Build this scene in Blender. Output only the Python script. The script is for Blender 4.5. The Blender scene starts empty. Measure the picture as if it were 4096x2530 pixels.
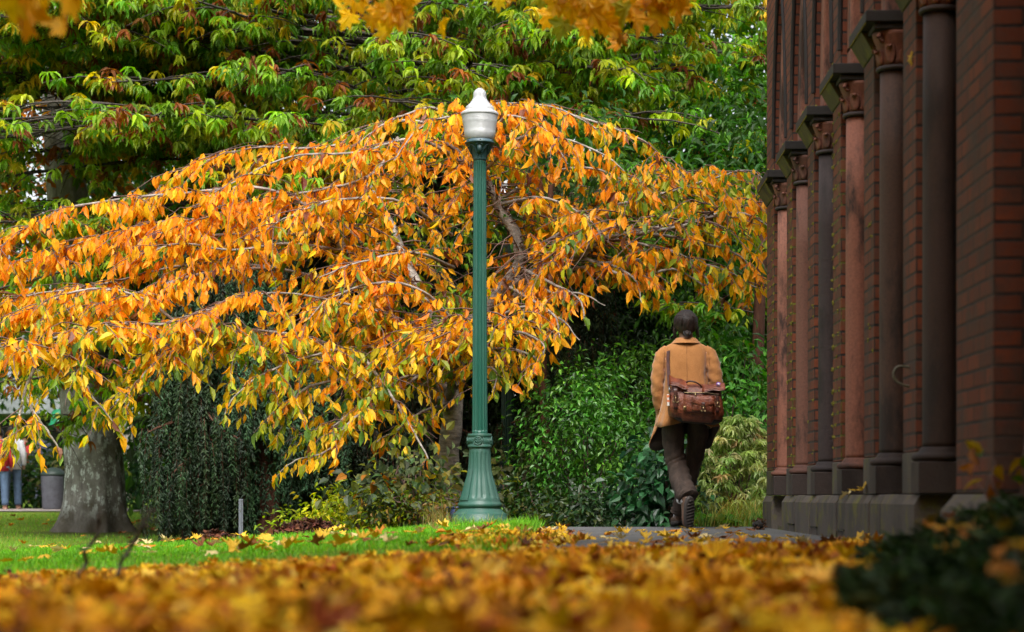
import bpy, bmesh, math, random
import numpy as np
from mathutils import Vector, Matrix
rng = np.random.default_rng(7)
random.seed(7)
C = bpy.context.scene.collection
F, CX, HY, H = 4760.0, 1350.0, 1190.0, 0.245      # lens and eye height worked out from the colonnade
def at(px, py, Y):
    return np.array([(px-CX)*Y/F, Y, H-(py-HY)*Y/F])
def nrm(a):
    a = np.asarray(a, float)
    return a/np.maximum(np.linalg.norm(a, axis=-1, keepdims=True), 1e-9)

# ---------------------------------------------------------------- mesh building
class Acc:
    """collects quads and triangles, links them as ONE mesh object"""
    def __init__(s): s.v=[]; s.q=[]; s.t=[]; s.c=[]; s.n=0; s.qm=[]; s.tm=[]
    def add(s, v, q=None, t=None, col=None, mi=0):
        v = np.asarray(v, float).reshape(-1,3)
        if q is not None and len(q):
            q=np.asarray(q,int).reshape(-1,4); s.q.append(q+s.n); s.qm.append(np.full(len(q),mi))
        if t is not None and len(t):
            t=np.asarray(t,int).reshape(-1,3); s.t.append(t+s.n); s.tm.append(np.full(len(t),mi))
        if col is None: col=(.5,.5,.5)
        col=np.asarray(col,float)
        if col.ndim==1: col=np.tile(col,(len(v),1))
        s.c.append(col); s.v.append(v); s.n+=len(v)
    def build(s, name, mat, parent=None, smooth=False, bevel=0):
        me=bpy.data.meshes.new(name)
        v=np.concatenate(s.v) if s.v else np.zeros((0,3))
        q=np.concatenate(s.q) if s.q else np.zeros((0,4),int)
        t=np.concatenate(s.t) if s.t else np.zeros((0,3),int)
        me.vertices.add(len(v)); me.vertices.foreach_set('co', v.ravel())
        lv=np.concatenate([q.ravel(), t.ravel()])
        me.loops.add(len(lv)); me.loops.foreach_set('vertex_index', lv)
        me.polygons.add(len(q)+len(t))
        st=np.concatenate([np.arange(len(q))*4, len(q)*4+np.arange(len(t))*3])
        me.polygons.foreach_set('loop_start', st)
        mi=np.concatenate(s.qm+s.tm) if (s.qm or s.tm) else np.zeros(0,int)
        me.polygons.foreach_set('material_index', mi.astype(np.int32))
        me.polygons.foreach_set('use_smooth', np.full(len(st), smooth))
        me.update(calc_edges=True)
        a=me.color_attributes.new('col','FLOAT_COLOR','POINT')
        c=np.concatenate(s.c); c=np.concatenate([c, np.ones((len(c),1))],1)
        a.data.foreach_set('color', c.ravel())
        for m in (mat if isinstance(mat,(list,tuple)) else [mat]): me.materials.append(m)
        o=bpy.data.objects.new(name, me); C.objects.link(o)
        if parent is not None: o.parent=parent
        if bevel:
            b=o.modifiers.new('edge','BEVEL'); b.width=bevel; b.segments=2; b.limit_method='ANGLE'; b.angle_limit=math.radians(40)
        return o
def tag(o, label=None, cat=None, group=None, kind=None):
    if label: o['label']=label
    if cat: o['category']=cat
    if group: o['group']=group
    if kind: o['kind']=kind
    return o
def empty(name, loc, label, cat, group=None, rz=0, kind=None):
    o=bpy.data.objects.new(name,None); C.objects.link(o); o.location=loc; o.rotation_euler=(0,0,rz)
    o.empty_display_size=.1
    return tag(o,label,cat,group,kind)
def box(a, lo, hi, col=None, mi=0):
    x0,y0,z0=lo; x1,y1,z1=hi
    v=[(x0,y0,z0),(x1,y0,z0),(x1,y1,z0),(x0,y1,z0),(x0,y0,z1),(x1,y0,z1),(x1,y1,z1),(x0,y1,z1)]
    a.add(v, q=[(0,3,2,1),(4,5,6,7),(0,1,5,4),(1,2,6,5),(2,3,7,6),(3,0,4,7)], col=col, mi=mi)
def prism(a, prof, lo, hi, axis=1, mi=0):
    """profile of (u,w) points extruded along an axis from lo to hi; profile convex"""
    n=len(prof); vs=[]
    for e in (lo,hi):
        for u,w in prof: vs.append((u,e,w) if axis==1 else ((e,u,w) if axis==0 else (u,w,e)))
    q=[(i,(i+1)%n,n+(i+1)%n,n+i) for i in range(n)]
    t=[(0,i+1,i) for i in range(1,n-1)]+[(n,n+i,n+i+1) for i in range(1,n-1)]
    a.add(vs,q=q,t=t,mi=mi)
def grid_faces(nu, nv, wrap=True):
    """vertex index i*nu+j, i rings, j round"""
    i=np.arange(nv-1)[:,None]; j=np.arange(nu if wrap else nu-1)[None,:]
    a=i*nu+j; b=i*nu+(j+1)%nu
    return np.stack([a,b,b+nu,a+nu],-1).reshape(-1,4)
def tube(a, pts, rad, sides=6, col=None, cap=False, mi=0):
    p=np.asarray(pts,float); n=len(p)
    r=np.broadcast_to(np.asarray(rad,float),(n,))
    d=np.gradient(p,axis=0); d=nrm(d)
    ref=np.array([0,0,1.]) if abs(d[:,2]).mean()<.8 else np.array([1.,0,0])
    u=nrm(np.cross(d,ref)); w=np.cross(d,u)
    th=np.arange(sides)*2*math.pi/sides
    v=p[:,None]+r[:,None,None]*(np.cos(th)[None,:,None]*u[:,None]+np.sin(th)[None,:,None]*w[:,None])
    v=v.reshape(-1,3); q=grid_faces(sides,n)[:, ::-1]; t=None
    if cap:
        v=np.concatenate([v,p[:1],p[-1:]]); m=n*sides
        t=[(m,j,(j+1)%sides) for j in range(sides)]+[(m+1,(n-1)*sides+(j+1)%sides,(n-1)*sides+j) for j in range(sides)]
    a.add(v,q=q,t=t,col=col,mi=mi)
def lathe(a, prof, c=(0,0,0), n=32, fn=None, cap=True, mi=0, col=None):
    """prof of (r,z); fn(r,z,theta)->r"""
    th=np.arange(n)*2*math.pi/n
    rr=np.array([[ (fn(r,z,t) if fn else r) for t in th] for r,z in prof])
    z=np.array([p[1] for p in prof])
    v=np.stack([rr*np.cos(th)+c[0], rr*np.sin(th)+c[1], np.repeat(z[:,None],n,1)+c[2]],-1).reshape(-1,3)
    q=grid_faces(n,len(prof)); t=None
    if cap:
        m=len(v); v=np.concatenate([v,[[c[0],c[1],c[2]+z[0]],[c[0],c[1],c[2]+z[-1]]]])
        e=(len(prof)-1)*n
        t=[(m,(j+1)%n,j) for j in range(n)]+[(m+1,e+j,e+(j+1)%n) for j in range(n)]
    a.add(v,q=q,t=t,mi=mi,col=col)
def loft(a, rings, n=20, cap=True, fn=None, mi=0, ex=2.0):
    """rings: (centre, u axis vec, v axis vec); superellipse exponent ex"""
    th=np.arange(n)*2*math.pi/n
    c,s=np.cos(th),np.sin(th)
    cc=np.sign(c)*np.abs(c)**(2/ex); ss=np.sign(s)*np.abs(s)**(2/ex)
    v=[]
    for k,(o,u,w) in enumerate(rings):
        o,u,w=map(lambda x:np.asarray(x,float),(o,u,w))
        m=np.ones(n)
        if fn: m=np.array([fn(k,t) for t in th])
        v.append(o+(cc*m)[:,None]*u+(ss*m)[:,None]*w)
    k=len(rings); v=np.concatenate(v); q=grid_faces(n,k); t=None
    if cap:
        m=len(v); v=np.concatenate([v,[rings[0][0]],[rings[-1][0]]]); e=(k-1)*n
        t=[(m,(j+1)%n,j) for j in range(n)]+[(m+1,e+j,e+(j+1)%n) for j in range(n)]
    a.add(v,q=q,t=t,mi=mi)
def limb(a, pts, radii, n=14, flat=1.0, fn=None, mi=0):
    """smooth round limb through points (Catmull-Rom), hemispherical-ish ends"""
    P,R=smooth(pts,radii,6)
    d=nrm(np.gradient(P,axis=0)); ref=np.array([0,1.,0])
    if abs(d[:,1]).mean()>.8: ref=np.array([1.,0,0])
    rings=[]
    for p,r,t in zip(P,R,d):
        u=nrm(np.cross(ref,t)); w=np.cross(t,u); rings.append((p,u*r,w*r*flat))
    loft(a,rings,n,fn=fn,mi=mi)
def smooth(pts, radii=None, k=5):
    p=np.asarray(pts,float); n=len(p)
    e=np.concatenate([[2*p[0]-p[1]],p,[2*p[-1]-p[-2]]])
    out=[];ro=[]; r=np.asarray(radii,float) if radii is not None else np.zeros(n)
    r=np.broadcast_to(r,(n,))
    for i in range(n-1):
        a,b,c,d=e[i:i+4]
        for t in np.arange(k)/k:
            out.append(.5*((2*b)+(c-a)*t+(2*a-5*b+4*c-d)*t*t+(3*b-a-3*c+d)*t**3)); ro.append(r[i]*(1-t)+r[i+1]*t)
    out.append(p[-1]); ro.append(r[-1])
    return np.array(out),np.array(ro)

# ---------------------------------------------------------------- leaf templates: x across, y along, z off the blade
def tri(*f): return np.array(f,int)
T_OVATE=(np.array([(0,0,0),(.5,.3,.13),(-.5,.3,.13),(0,.33,0),(.40,.62,.08),(-.40,.62,.08),(0,.66,-.03),(0,1.0,-.16)]),
         tri((0,1,3),(0,3,2),(1,4,6),(1,6,3),(2,3,6),(2,6,5),(4,7,6),(5,6,7)))
T_LANCE=(np.array([(0,0,0),(.5,.42,.12),(-.5,.42,.12),(0,.45,.03),(.36,.75,.02),(-.36,.75,.02),(0,.78,-.09),(0,1.0,-.24)]),T_OVATE[1])
T_FOUR=(np.array([(0,0,0),(.5,.45,.1),(-.5,.45,.1),(0,1,-.1)]),tri((0,1,3),(0,3,2)))
T_NEEDLE=(np.array([(-.5,0,0),(.5,0,0),(0,1,0)]),tri((0,1,2)))
def maple_template(seed, curl):
    r=np.random.default_rng(seed)
    ang=[-90,-62,-40,-28,-8,4,14,34,46,58,74,82,90,98,106,122,134,146,166,176,188,208,220,242]
    rad=[.10,.36,.30,.62,.52,.74,.62,.46,.50,.80,.66,.84,1.0,.84,.66,.80,.50,.46,.62,.74,.52,.62,.30,.36]
    a=np.radians(ang); q=np.array(rad)*(1+r.normal(0,.05,len(rad)))
    x=q*np.cos(a)*.58; y=q*np.sin(a)*.58+.42
    def z(x,y): return curl*((np.abs(x)**1.5)*1.3+ (y-.4)**2*.9*np.sign(y-.4+.3*r.normal()))+.10*np.sin(x*9+seed)*np.abs(x)+r.normal(0,.03,np.shape(x))
    v=np.stack([x,y,z(x,y)],-1); v=np.concatenate([v,[[0,.42,-.03*curl]]])
    n=len(a); t=[(i,(i+1)%n,n) for i in range(n)]
    return v,np.array(t)
MAPLES=[maple_template(k,c) for k,c in enumerate((.2,.5,-.45,.8,-.2,1.1))]
def leaves(a, T, pos, axis, nor, ln, wd, col, jit=0):
    pos=np.asarray(pos,float); n=len(pos)
    if n==0: return
    y=nrm(np.broadcast_to(axis,(n,3))); z=np.broadcast_to(nor,(n,3))
    z=z-(z*y).sum(1,keepdims=True)*y; bad=np.linalg.norm(z,axis=1)<1e-3
    if bad.any(): z=z.copy(); z[bad]=np.cross(y[bad],[.3,.5,.8])
    z=nrm(z); x=np.cross(y,z)
    ln=np.broadcast_to(ln,(n,)); wd=np.broadcast_to(wd,(n,))
    tv,tf=T
    v=pos[:,None]+tv[None,:,0,None]*(x*wd[:,None])[:,None]+tv[None,:,1,None]*(y*ln[:,None])[:,None]+tv[None,:,2,None]*(z*ln[:,None])[:,None]
    k=len(tv); f=(np.arange(n)*k)[:,None,None]+tf[None]
    col=np.broadcast_to(col,(n,3))
    a.add(v.reshape(-1,3), t=f.reshape(-1,3), col=np.repeat(col,k,0))
def rdir(n, zs=1.0):
    d=rng.normal(size=(n,3)); d[:,2]*=zs; return nrm(d)
def palette(n, cols, w, jit=.12):
    w=np.asarray(w,float); k=rng.choice(len(cols),n,p=w/w.sum())
    c=np.asarray(cols,float)[k]
    return np.clip(c*(1+rng.normal(0,jit,(n,1)))*(1+rng.normal(0,jit*.5,(n,3))),.003,.95)

# ---------------------------------------------------------------- materials
def new_mat(name):
    m=bpy.data.materials.new(name); m.use_nodes=True
    nt=m.node_tree; return m,nt,nt.nodes['Principled BSDF'],nt.nodes['Material Output']
def N(nt,t,**k):
    n=nt.nodes.new(t)
    for a,b in k.items(): setattr(n,a,b)
    return n
def L(nt,a,b): nt.links.new(a,b)
def math_n(nt,op,a,b=None,c=None,clamp=False):
    n=N(nt,'ShaderNodeMath',operation=op,use_clamp=clamp)
    for i,x in enumerate((a,b,c)):
        if x is None: continue
        if isinstance(x,(int,float)): n.inputs[i].default_value=x
        else: L(nt,x,n.inputs[i])
    return n.outputs[0]
def mix(nt,f,a,b,bt='MIX'):
    n=N(nt,'ShaderNodeMix',data_type='RGBA',blend_type=bt)
    for i,x in ((0,f),(6,a),(7,b)):
        if isinstance(x,(int,float)): n.inputs[i].default_value=x
        elif isinstance(x,(tuple,list)): n.inputs[i].default_value=(*x[:3],1)
        else: L(nt,x,n.inputs[i])
    return n.outputs[2]
def noise(nt,vec,scale,detail=4,rough=.6,scl=None):
    if scl:
        mp=N(nt,'ShaderNodeMapping'); mp.inputs['Scale'].default_value=scl; L(nt,vec,mp.inputs[0]); vec=mp.outputs[0]
    n=N(nt,'ShaderNodeTexNoise'); n.inputs['Scale'].default_value=scale; n.inputs['Detail'].default_value=detail; n.inputs['Roughness'].default_value=rough
    L(nt,vec,n.inputs['Vector']); return n.outputs['Fac']
def ramp(nt,f,a,b):
    n=N(nt,'ShaderNodeMapRange'); n.inputs[1].default_value=a; n.inputs[2].default_value=b; L(nt,f,n.inputs[0]); return n.outputs[0]
def coords(nt,kind='Object'): return N(nt,'ShaderNodeTexCoord').outputs[kind]
def bump(nt,h,p,strength=.3,dist=.01,prev=None):
    b=N(nt,'ShaderNodeBump'); b.inputs['Strength'].default_value=strength; b.inputs['Distance'].default_value=dist
    L(nt,h,b.inputs['Height']); 
    if prev is not None: L(nt,prev,b.inputs['Normal'])
    L(nt,b.outputs[0],p.inputs['Normal']); return b.outputs[0]
def leaf_mat(name, trans=.35, rough=.45, spec=.4, boost=1.3):
    m,nt,p,out=new_mat(name)
    at_=N(nt,'ShaderNodeAttribute',attribute_name='col')
    nz=noise(nt,coords(nt),35,2); c=mix(nt,ramp(nt,nz,.35,.7),at_.outputs[0],mix(nt,.25,at_.outputs[0],(.02,.02,.005)))
    L(nt,c,p.inputs['Base Color']); p.inputs['Roughness'].default_value=rough; p.inputs['Specular IOR Level'].default_value=spec
    tr=N(nt,'ShaderNodeBsdfTranslucent'); h=N(nt,'ShaderNodeHueSaturation'); h.inputs['Saturation'].default_value=1.1; h.inputs['Value'].default_value=boost
    L(nt,c,h.inputs['Color']); L(nt,h.outputs[0],tr.inputs[0])
    mx=N(nt,'ShaderNodeMixShader'); mx.inputs[0].default_value=trans
    L(nt,p.outputs[0],mx.inputs[1]); L(nt,tr.outputs[0],mx.inputs[2]); L(nt,mx.outputs[0],out.inputs[0])
    return m
def plain(name,col,rough=.6,metal=0,spec=.5,var=.25,scale=12,bmp=.2,bd=.004,scl=None,coat=0):
    m,nt,p,out=new_mat(name); v=coords(nt)
    nz=noise(nt,v,scale,5,.65,scl); c=mix(nt,ramp(nt,nz,.3,.7),tuple(x*(1-var) for x in col),tuple(min(1,x*(1+var)) for x in col))
    L(nt,c,p.inputs['Base Color']); p.inputs['Roughness'].default_value=rough; p.inputs['Metallic'].default_value=metal; p.inputs['Specular IOR Level'].default_value=spec
    p.inputs['Coat Weight'].default_value=coat
    if bmp: bump(nt,noise(nt,v,scale*6,3,.6,scl),p,bmp,bd)
    return m
def bark(name,c1,c2,spots=None,scl=(1,1,.25),scale=14,mossy=None):
    m,nt,p,out=new_mat(name); v=coords(nt)
    n1=noise(nt,v,scale,6,.7,scl); c=mix(nt,ramp(nt,n1,.35,.65),c1,c2)
    if mossy: c=mix(nt,math_n(nt,'MULTIPLY',ramp(nt,noise(nt,v,2.2,4),.45,.62),.8),c,mossy)
    if spots:
        n2=noise(nt,v,spots[3],3,.75,(1,1,.55)); z=N(nt,'ShaderNodeSeparateXYZ'); L(nt,v,z.inputs[0])
        band=math_n(nt,'MULTIPLY',ramp(nt,z.outputs[2],.1,.45),ramp(nt,z.outputs[2],2.0,.75))
        s=math_n(nt,'MULTIPLY',ramp(nt,math_n(nt,'ADD',n2,math_n(nt,'MULTIPLY',noise(nt,v,2.5,2),.35)),.70,.78),band)
        c=mix(nt,s,c,spots[:3]); c=mix(nt,math_n(nt,'MULTIPLY',ramp(nt,math_n(nt,'ADD',z.outputs[2],math_n(nt,'MULTIPLY',n1,.5)),.72,.38),.65),c,(.035,.028,.016))
    L(nt,c,p.inputs['Base Color']); p.inputs['Roughness'].default_value=.9; p.inputs['Specular IOR Level'].default_value=.2
    bump(nt,n1,p,.7,.03); return m
def brick_mat(name, moss=0.0, grime_shade=.5):
    m,nt,p,out=new_mat(name); v=coords(nt); g=N(nt,'ShaderNodeNewGeometry')
    s=N(nt,'ShaderNodeSeparateXYZ'); L(nt,v,s.inputs[0]); sn=N(nt,'ShaderNodeSeparateXYZ'); L(nt,g.outputs['True Normal'],sn.inputs[0])
    isx=math_n(nt,'GREATER_THAN',math_n(nt,'ABSOLUTE',sn.outputs[0]),.6)
    u=N(nt,'ShaderNodeMix',data_type='FLOAT'); L(nt,isx,u.inputs[0]); L(nt,s.outputs[0],u.inputs[2]); L(nt,s.outputs[1],u.inputs[3])
    cb=N(nt,'ShaderNodeCombineXYZ'); L(nt,u.outputs[0],cb.inputs[0]); L(nt,s.outputs[2],cb.inputs[1])
    b=N(nt,'ShaderNodeTexBrick'); b.offset=.5; b.inputs['Scale'].default_value=1
    for k,x in (('Mortar Size',.0075),('Mortar Smooth',.25),('Brick Width',.23),('Row Height',.068),('Bias',0)): b.inputs[k].default_value=x
    b.inputs['Color1'].default_value=(.20,.052,.022,1); b.inputs['Color2'].default_value=(.105,.031,.017,1); b.inputs['Mortar'].default_value=(.022,.020,.019,1)
    # a little waviness so courses are not ruled
    nv=N(nt,'ShaderNodeTexNoise'); nv.inputs['Scale'].default_value=6; L(nt,v,nv.inputs['Vector'])
    ad=N(nt,'ShaderNodeVectorMath',operation='SCALE'); ad.inputs['Scale'].default_value=.008
    sb=N(nt,'ShaderNodeVectorMath',operation='SUBTRACT'); L(nt,nv.outputs['Color'],sb.inputs[0]); sb.inputs[1].default_value=(.5,.5,.5); L(nt,sb.outputs[0],ad.inputs[0])
    a2=N(nt,'ShaderNodeVectorMath',operation='ADD'); L(nt,cb.outputs[0],a2.inputs[0]); L(nt,ad.outputs[0],a2.inputs[1]); L(nt,a2.outputs[0],b.inputs['Vector'])
    n1=noise(nt,v,3.5,6,.7); n2=noise(nt,v,45,3,.7)
    c=mix(nt,math_n(nt,'MULTIPLY',ramp(nt,n1,.42,.62),grime_shade),b.outputs['Color'],(.055,.044,.036))
    c=mix(nt,math_n(nt,'MULTIPLY',ramp(nt,n2,.4,.7),.35),c,(.10,.05,.035))
    if moss:
        mk=math_n(nt,'MULTIPLY',ramp(nt,noise(nt,v,7,4,.7),.62-.25*moss,.66),math_n(nt,'ADD',math_n(nt,'MULTIPLY',b.outputs['Fac'],.9),.12))
        c=mix(nt,mk,c,(.16,.15,.015))
    L(nt,c,p.inputs['Base Color']); p.inputs['Roughness'].default_value=.85; p.inputs['Specular IOR Level'].default_value=.25
    h=math_n(nt,'ADD',math_n(nt,'MULTIPLY',b.outputs['Fac'],-1.0),math_n(nt,'MULTIPLY',n2,.35)); bump(nt,h,p,.8,.008)
    return m
def stone_mat(name, objcol=True, col=(.2,.12,.1), stain=(.022,.015,.013), amt=.88, moss=False):
    m,nt,p,out=new_mat(name); v=coords(nt); 
    if objcol: base=N(nt,'ShaderNodeObjectInfo').outputs['Color']
    else: 
        r=N(nt,'ShaderNodeRGB'); r.outputs[0].default_value=(*col,1); base=r.outputs[0]
    oi=N(nt,'ShaderNodeObjectInfo'); av=N(nt,'ShaderNodeVectorMath',operation='ADD'); L(nt,v,av.inputs[0]); L(nt,oi.outputs['Location'],av.inputs[1]); vv=av.outputs[0]
    n1=noise(nt,vv,5,6,.7,(1,1,.35)); n2=noise(nt,vv,70,3,.6); n3=noise(nt,vv,2.2,3,.5,(1,1,.5))
    c=mix(nt,math_n(nt,'MULTIPLY',ramp(nt,math_n(nt,'ADD',math_n(nt,'MULTIPLY',n1,.6),math_n(nt,'MULTIPLY',n3,.4)),.49,.57),amt),base,stain)
    c=mix(nt,ramp(nt,n2,.35,.75),c,mix(nt,.35,c,(.02,.015,.012)))
    if moss: c=mix(nt,math_n(nt,'MULTIPLY',ramp(nt,noise(nt,vv,6,5,.7),.52,.66),.85),c,(.13,.125,.015))
    L(nt,c,p.inputs['Base Color']); p.inputs['Roughness'].default_value=.72; p.inputs['Specular IOR Level'].default_value=.35
    bump(nt,math_n(nt,'ADD',n2,n1),p,.35,.006); return m
EXPO=1.35
def rel(a, parent):
    """vertices given in world metres -> relative to the parent Empty"""
    loc=np.zeros(3); p=parent
    while p is not None: loc+=np.array(p.location); p=p.parent
    a.v=[v-loc for v in a.v]; return a
# ---------------------------------------------------------------- ground
def sstep(a,b,x):
    t=np.clip((np.asarray(x,float)-a)/(b-a),0,1); return t*t*(3-2*t)
def gz(x,y):
    x=np.asarray(x,float); y=np.asarray(y,float)
    near=-.052*np.maximum(0,-.75-x)-.01*np.maximum(0,-4-x)
    near=np.maximum(near,-.5)+.004*sstep(-.25,-.5,x)*sstep(-1.9,-.9,x)
    crest=16.3+1.9*sstep(-2.4,-1.1,x)*sstep(-.15,-.35,x)
    far=-.33+.36*sstep(19,42,y)+.010*np.maximum(0,y-42)
    far=np.where(x>-.3,-.32+.3*sstep(19,42,y),far)
    bank=.32*sstep(.85,1.5,x)*sstep(15.9,16.3,y)*sstep(19.5,18,y)
    k=sstep(crest,crest+1.4,y)
    return near*(1-k)+far*k+bank*k
def sheet(name, xs, ys, off, mat, colfn=None, mask=None):
    X,Y=np.meshgrid(xs,ys); Z=gz(X,Y)+off
    v=np.stack([X,Y,Z],-1).reshape(-1,3); q=grid_faces(len(xs),len(ys),False)
    a=Acc(); a.add(v,q=q,col=colfn(v) if colfn else None); return a.build(name,mat,smooth=True)
xs=np.concatenate([[-260,-120,-60,-35],np.arange(-24,-6,.75),np.arange(-6,4,.2),np.arange(4,24,1.5),[35,60,120,260]])
ys=np.concatenate([[-120,-40],np.arange(-14,8,1),np.arange(8,24,.25),np.arange(24,60,1),[70,90,130,200,320]])
m,nt,p,out=new_mat('lawn_soil'); v=coords(nt)
n1=noise(nt,v,1.3,5,.6); n2=noise(nt,v,30,4,.7); ca=N(nt,'ShaderNodeAttribute',attribute_name='col')
c=mix(nt,ramp(nt,n1,.35,.7),(.085,.18,.014),(.15,.20,.022)); c=mix(nt,math_n(nt,'MULTIPLY',ramp(nt,n2,.5,.75),.5),c,(.13,.085,.03))
soil=mix(nt,ramp(nt,n2,.4,.7),(.016,.011,.008),(.05,.028,.015))
c=mix(nt,ca.outputs[2],c,soil); L(nt,c,p.inputs['Base Color']); p.inputs['Roughness'].default_value=.95; p.inputs['Specular IOR Level'].default_value=.1
bump(nt,n2,p,.8,.03)
def soilness(v):
    x,y=v[:,0],v[:,1]
    s=np.maximum(sstep(-.5,.2,x)*sstep(15.6,16.2,y)*sstep(32,26,y), sstep(1.8,.6,np.hypot((x+1.3)/1.6,(y-20.5)/1.6)))
    s=np.maximum(s,.75*sstep(1.5,.6,np.hypot((x+5.9)/1.5,(y-26.9)/1.0)))
    s=np.maximum(s,sstep(1.2,.6,np.hypot((x+3.4)/2.6,(y-22.5)/2.4)))
    s=np.maximum(s,.8*sstep(8.6,7.6,y))
    return np.stack([s,s,s],-1)
ground=tag(sheet('ground',xs,ys,0,m,soilness),'mown lawn and bare soil running back under the trees','ground',kind='structure')
# asphalt path
m,nt,p,out=new_mat('asphalt'); v=coords(nt)
n1=noise(nt,v,160,2,.7); n2=noise(nt,v,2,5,.6); vo=N(nt,'ShaderNodeTexVoronoi'); vo.inputs['Scale'].default_value=110; L(nt,v,vo.inputs['Vector'])
c=mix(nt,ramp(nt,n1,.35,.75),(.055,.055,.058),(.15,.15,.152)); c=mix(nt,math_n(nt,'MULTIPLY',ramp(nt,n2,.45,.62),.7),c,(.045,.05,.036))
L(nt,c,p.inputs['Base Color']); p.inputs['Roughness'].default_value=.75; bump(nt,math_n(nt,'ADD',vo.outputs['Distance'],n1),p,.5,.006)
xe=np.array([-.27,-.15,.1,.4,.8,1.1,1.4,1.594]); ye=np.concatenate([np.arange(-6,9,.8),np.arange(9,20,.25)])
X,Y=np.meshgrid(xe,ye); X=X.copy(); X[:,0]+=.03*np.sin(Y[:,0]*3)+.02*np.sin(Y[:,0]*7.3)
Z=gz(X,Y)+.006; a=Acc(); a.add(np.stack([X,Y,Z],-1),q=grid_faces(len(xe),len(ye),False))
path=tag(a.build('path',m,smooth=True),'grey asphalt footpath running past the brick colonnade','path',kind='structure')
# far pavement behind the big trunk
xs2=np.arange(-34,-5.0,1.0); a=Acc(); X,Y=np.meshgrid(xs2,np.array([36.5,37.2,38,38.8])); X=X.astype(float); Z=gz(X,Y)+.02
a.add(np.stack([X,Y,Z],-1),q=grid_faces(len(xs2),4,False))
tag(a.build('footpath',plain('pale_concrete',(.30,.25,.22),.9)),'pale pinkish footpath crossing the far lawn behind the big trunk','footpath',kind='structure')

# ---------------------------------------------------------------- brick building with a colonnade of jamb shafts
PX=1.63; NEAR=[15.50,14.265,13.01,11.755,10.50,9.245]; PW=.345
B=empty('brick_building',(PX,11.5,0),'dark red brick building with a row of stone columns and pointed arches beside the path','building')
brick=brick_mat('brick',0,.8); brickm=brick_mat('mossy_brick',.55,.4); brickw=brick_mat('wall_brick',0,.3)  # heavier grime on 'brick' also darkens it for the near pier's shade
stone=stone_mat('sandstone'); gstone=stone_mat('plinth_stone',False,(.095,.078,.066),(.03,.026,.024),.6,True)
ZI=2.76                                             # top of the imposts
def part(a,name,mat,parent=B,bevel=0,smooth=False,color=None):
    o=rel(a,parent).build(name,mat,parent,smooth,bevel)
    if color: o.color=(*color,1)
    return o
mossm=plain('moss',(.20,.17,.014),.95,var=.5,scale=60,bmp=.6,bd=.01)
def moss_tufts(y0,y1,x,z0,z1,n,parent,edge):
    a=Acc()
    for _ in range(n):
        k=round((rng.uniform(z0,z1))/.068)*.068
        y=edge+rng.normal(0,.012) if rng.random()<.65 else rng.uniform(y0,y1)
        y=min(max(y,y0),y1); w=rng.uniform(.010,.026); 
        for j in range(rng.integers(2,6)):
            r=rng.uniform(.004,.011); c=(x-.002+rng.normal(0,.003),y+rng.normal(0,w*.8),k+rng.normal(0,.006))
            th=np.arange(6)*math.pi/3
            ring=[(r*math.cos(t),r*math.sin(t)) for t in th]
            vs=[(c[0]-r*.9,c[1],c[2])]+[(c[0],c[1]+u*1.3,c[2]+w2) for u,w2 in ring]
            a.add(vs,t=[(0,1+i,1+(i+1)%6) for i in range(6)])
    o=part(a,'moss',mossm,parent); o['kind']='stuff'
# pilasters
mossy={0:60,1:60,3:70,2:14,4:8}
colY=[]; pils=[]
for i,y in enumerate(NEAR):
    far=y+PW if i else 16.05
    a=Acc(); box(a,(PX,y,.46),(PX+.62,far,2.585))
    # grey foot stone, a hair wider
    o=part(a,'pilaster',brickm if i in (0,1,3) else brick,bevel=.004); pils.append(o)
    a=Acc(); box(a,(PX-.004,y-.004,.262),(PX+.62,far+.004,.457)); part(a,'foot_stone',gstone,o,bevel=.006)
    # brick above the impost
    a=Acc(); box(a,(PX,y,ZI+.003),(PX+.30,far,2.90)); part(a,'springer',brickw)
    if i in mossy: moss_tufts(y+.01,far-.01,PX,.5,2.55,mossy[i],o,y+.02 if i!=3 else far-.03)
    colY.append(y-.098)
# big nearer pier, recess and the wall running on towards the viewer
a=Acc(); box(a,(PX,7.57,.262),(PX+.6,8.29,6.8)); o=part(a,'pier',brick,bevel=.004)
a=Acc(); prism(a,[(PX-.06,-.05),(PX+.6,-.05),(PX+.6,.259),(PX,.259),(PX-.06,.19)],7.50,8.33); part(a,'pier_foot',gstone,bevel=.006)
a=Acc(); box(a,(PX-.05,-9,-.1),(PX+.7,6.8,6.8)); box(a,(PX+.7,-9,-.1),(PX+1.3,8.3,6.79)); box(a,(PX+.045,6.803,-.1),(PX+.7,7.25,6.79)); box(a,(PX+.108,7.253,-.1),(PX+.7,7.52,6.78)); part(a,'wall',brickw)  # stepped wall end added out of view to shade the pier's near face
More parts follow.
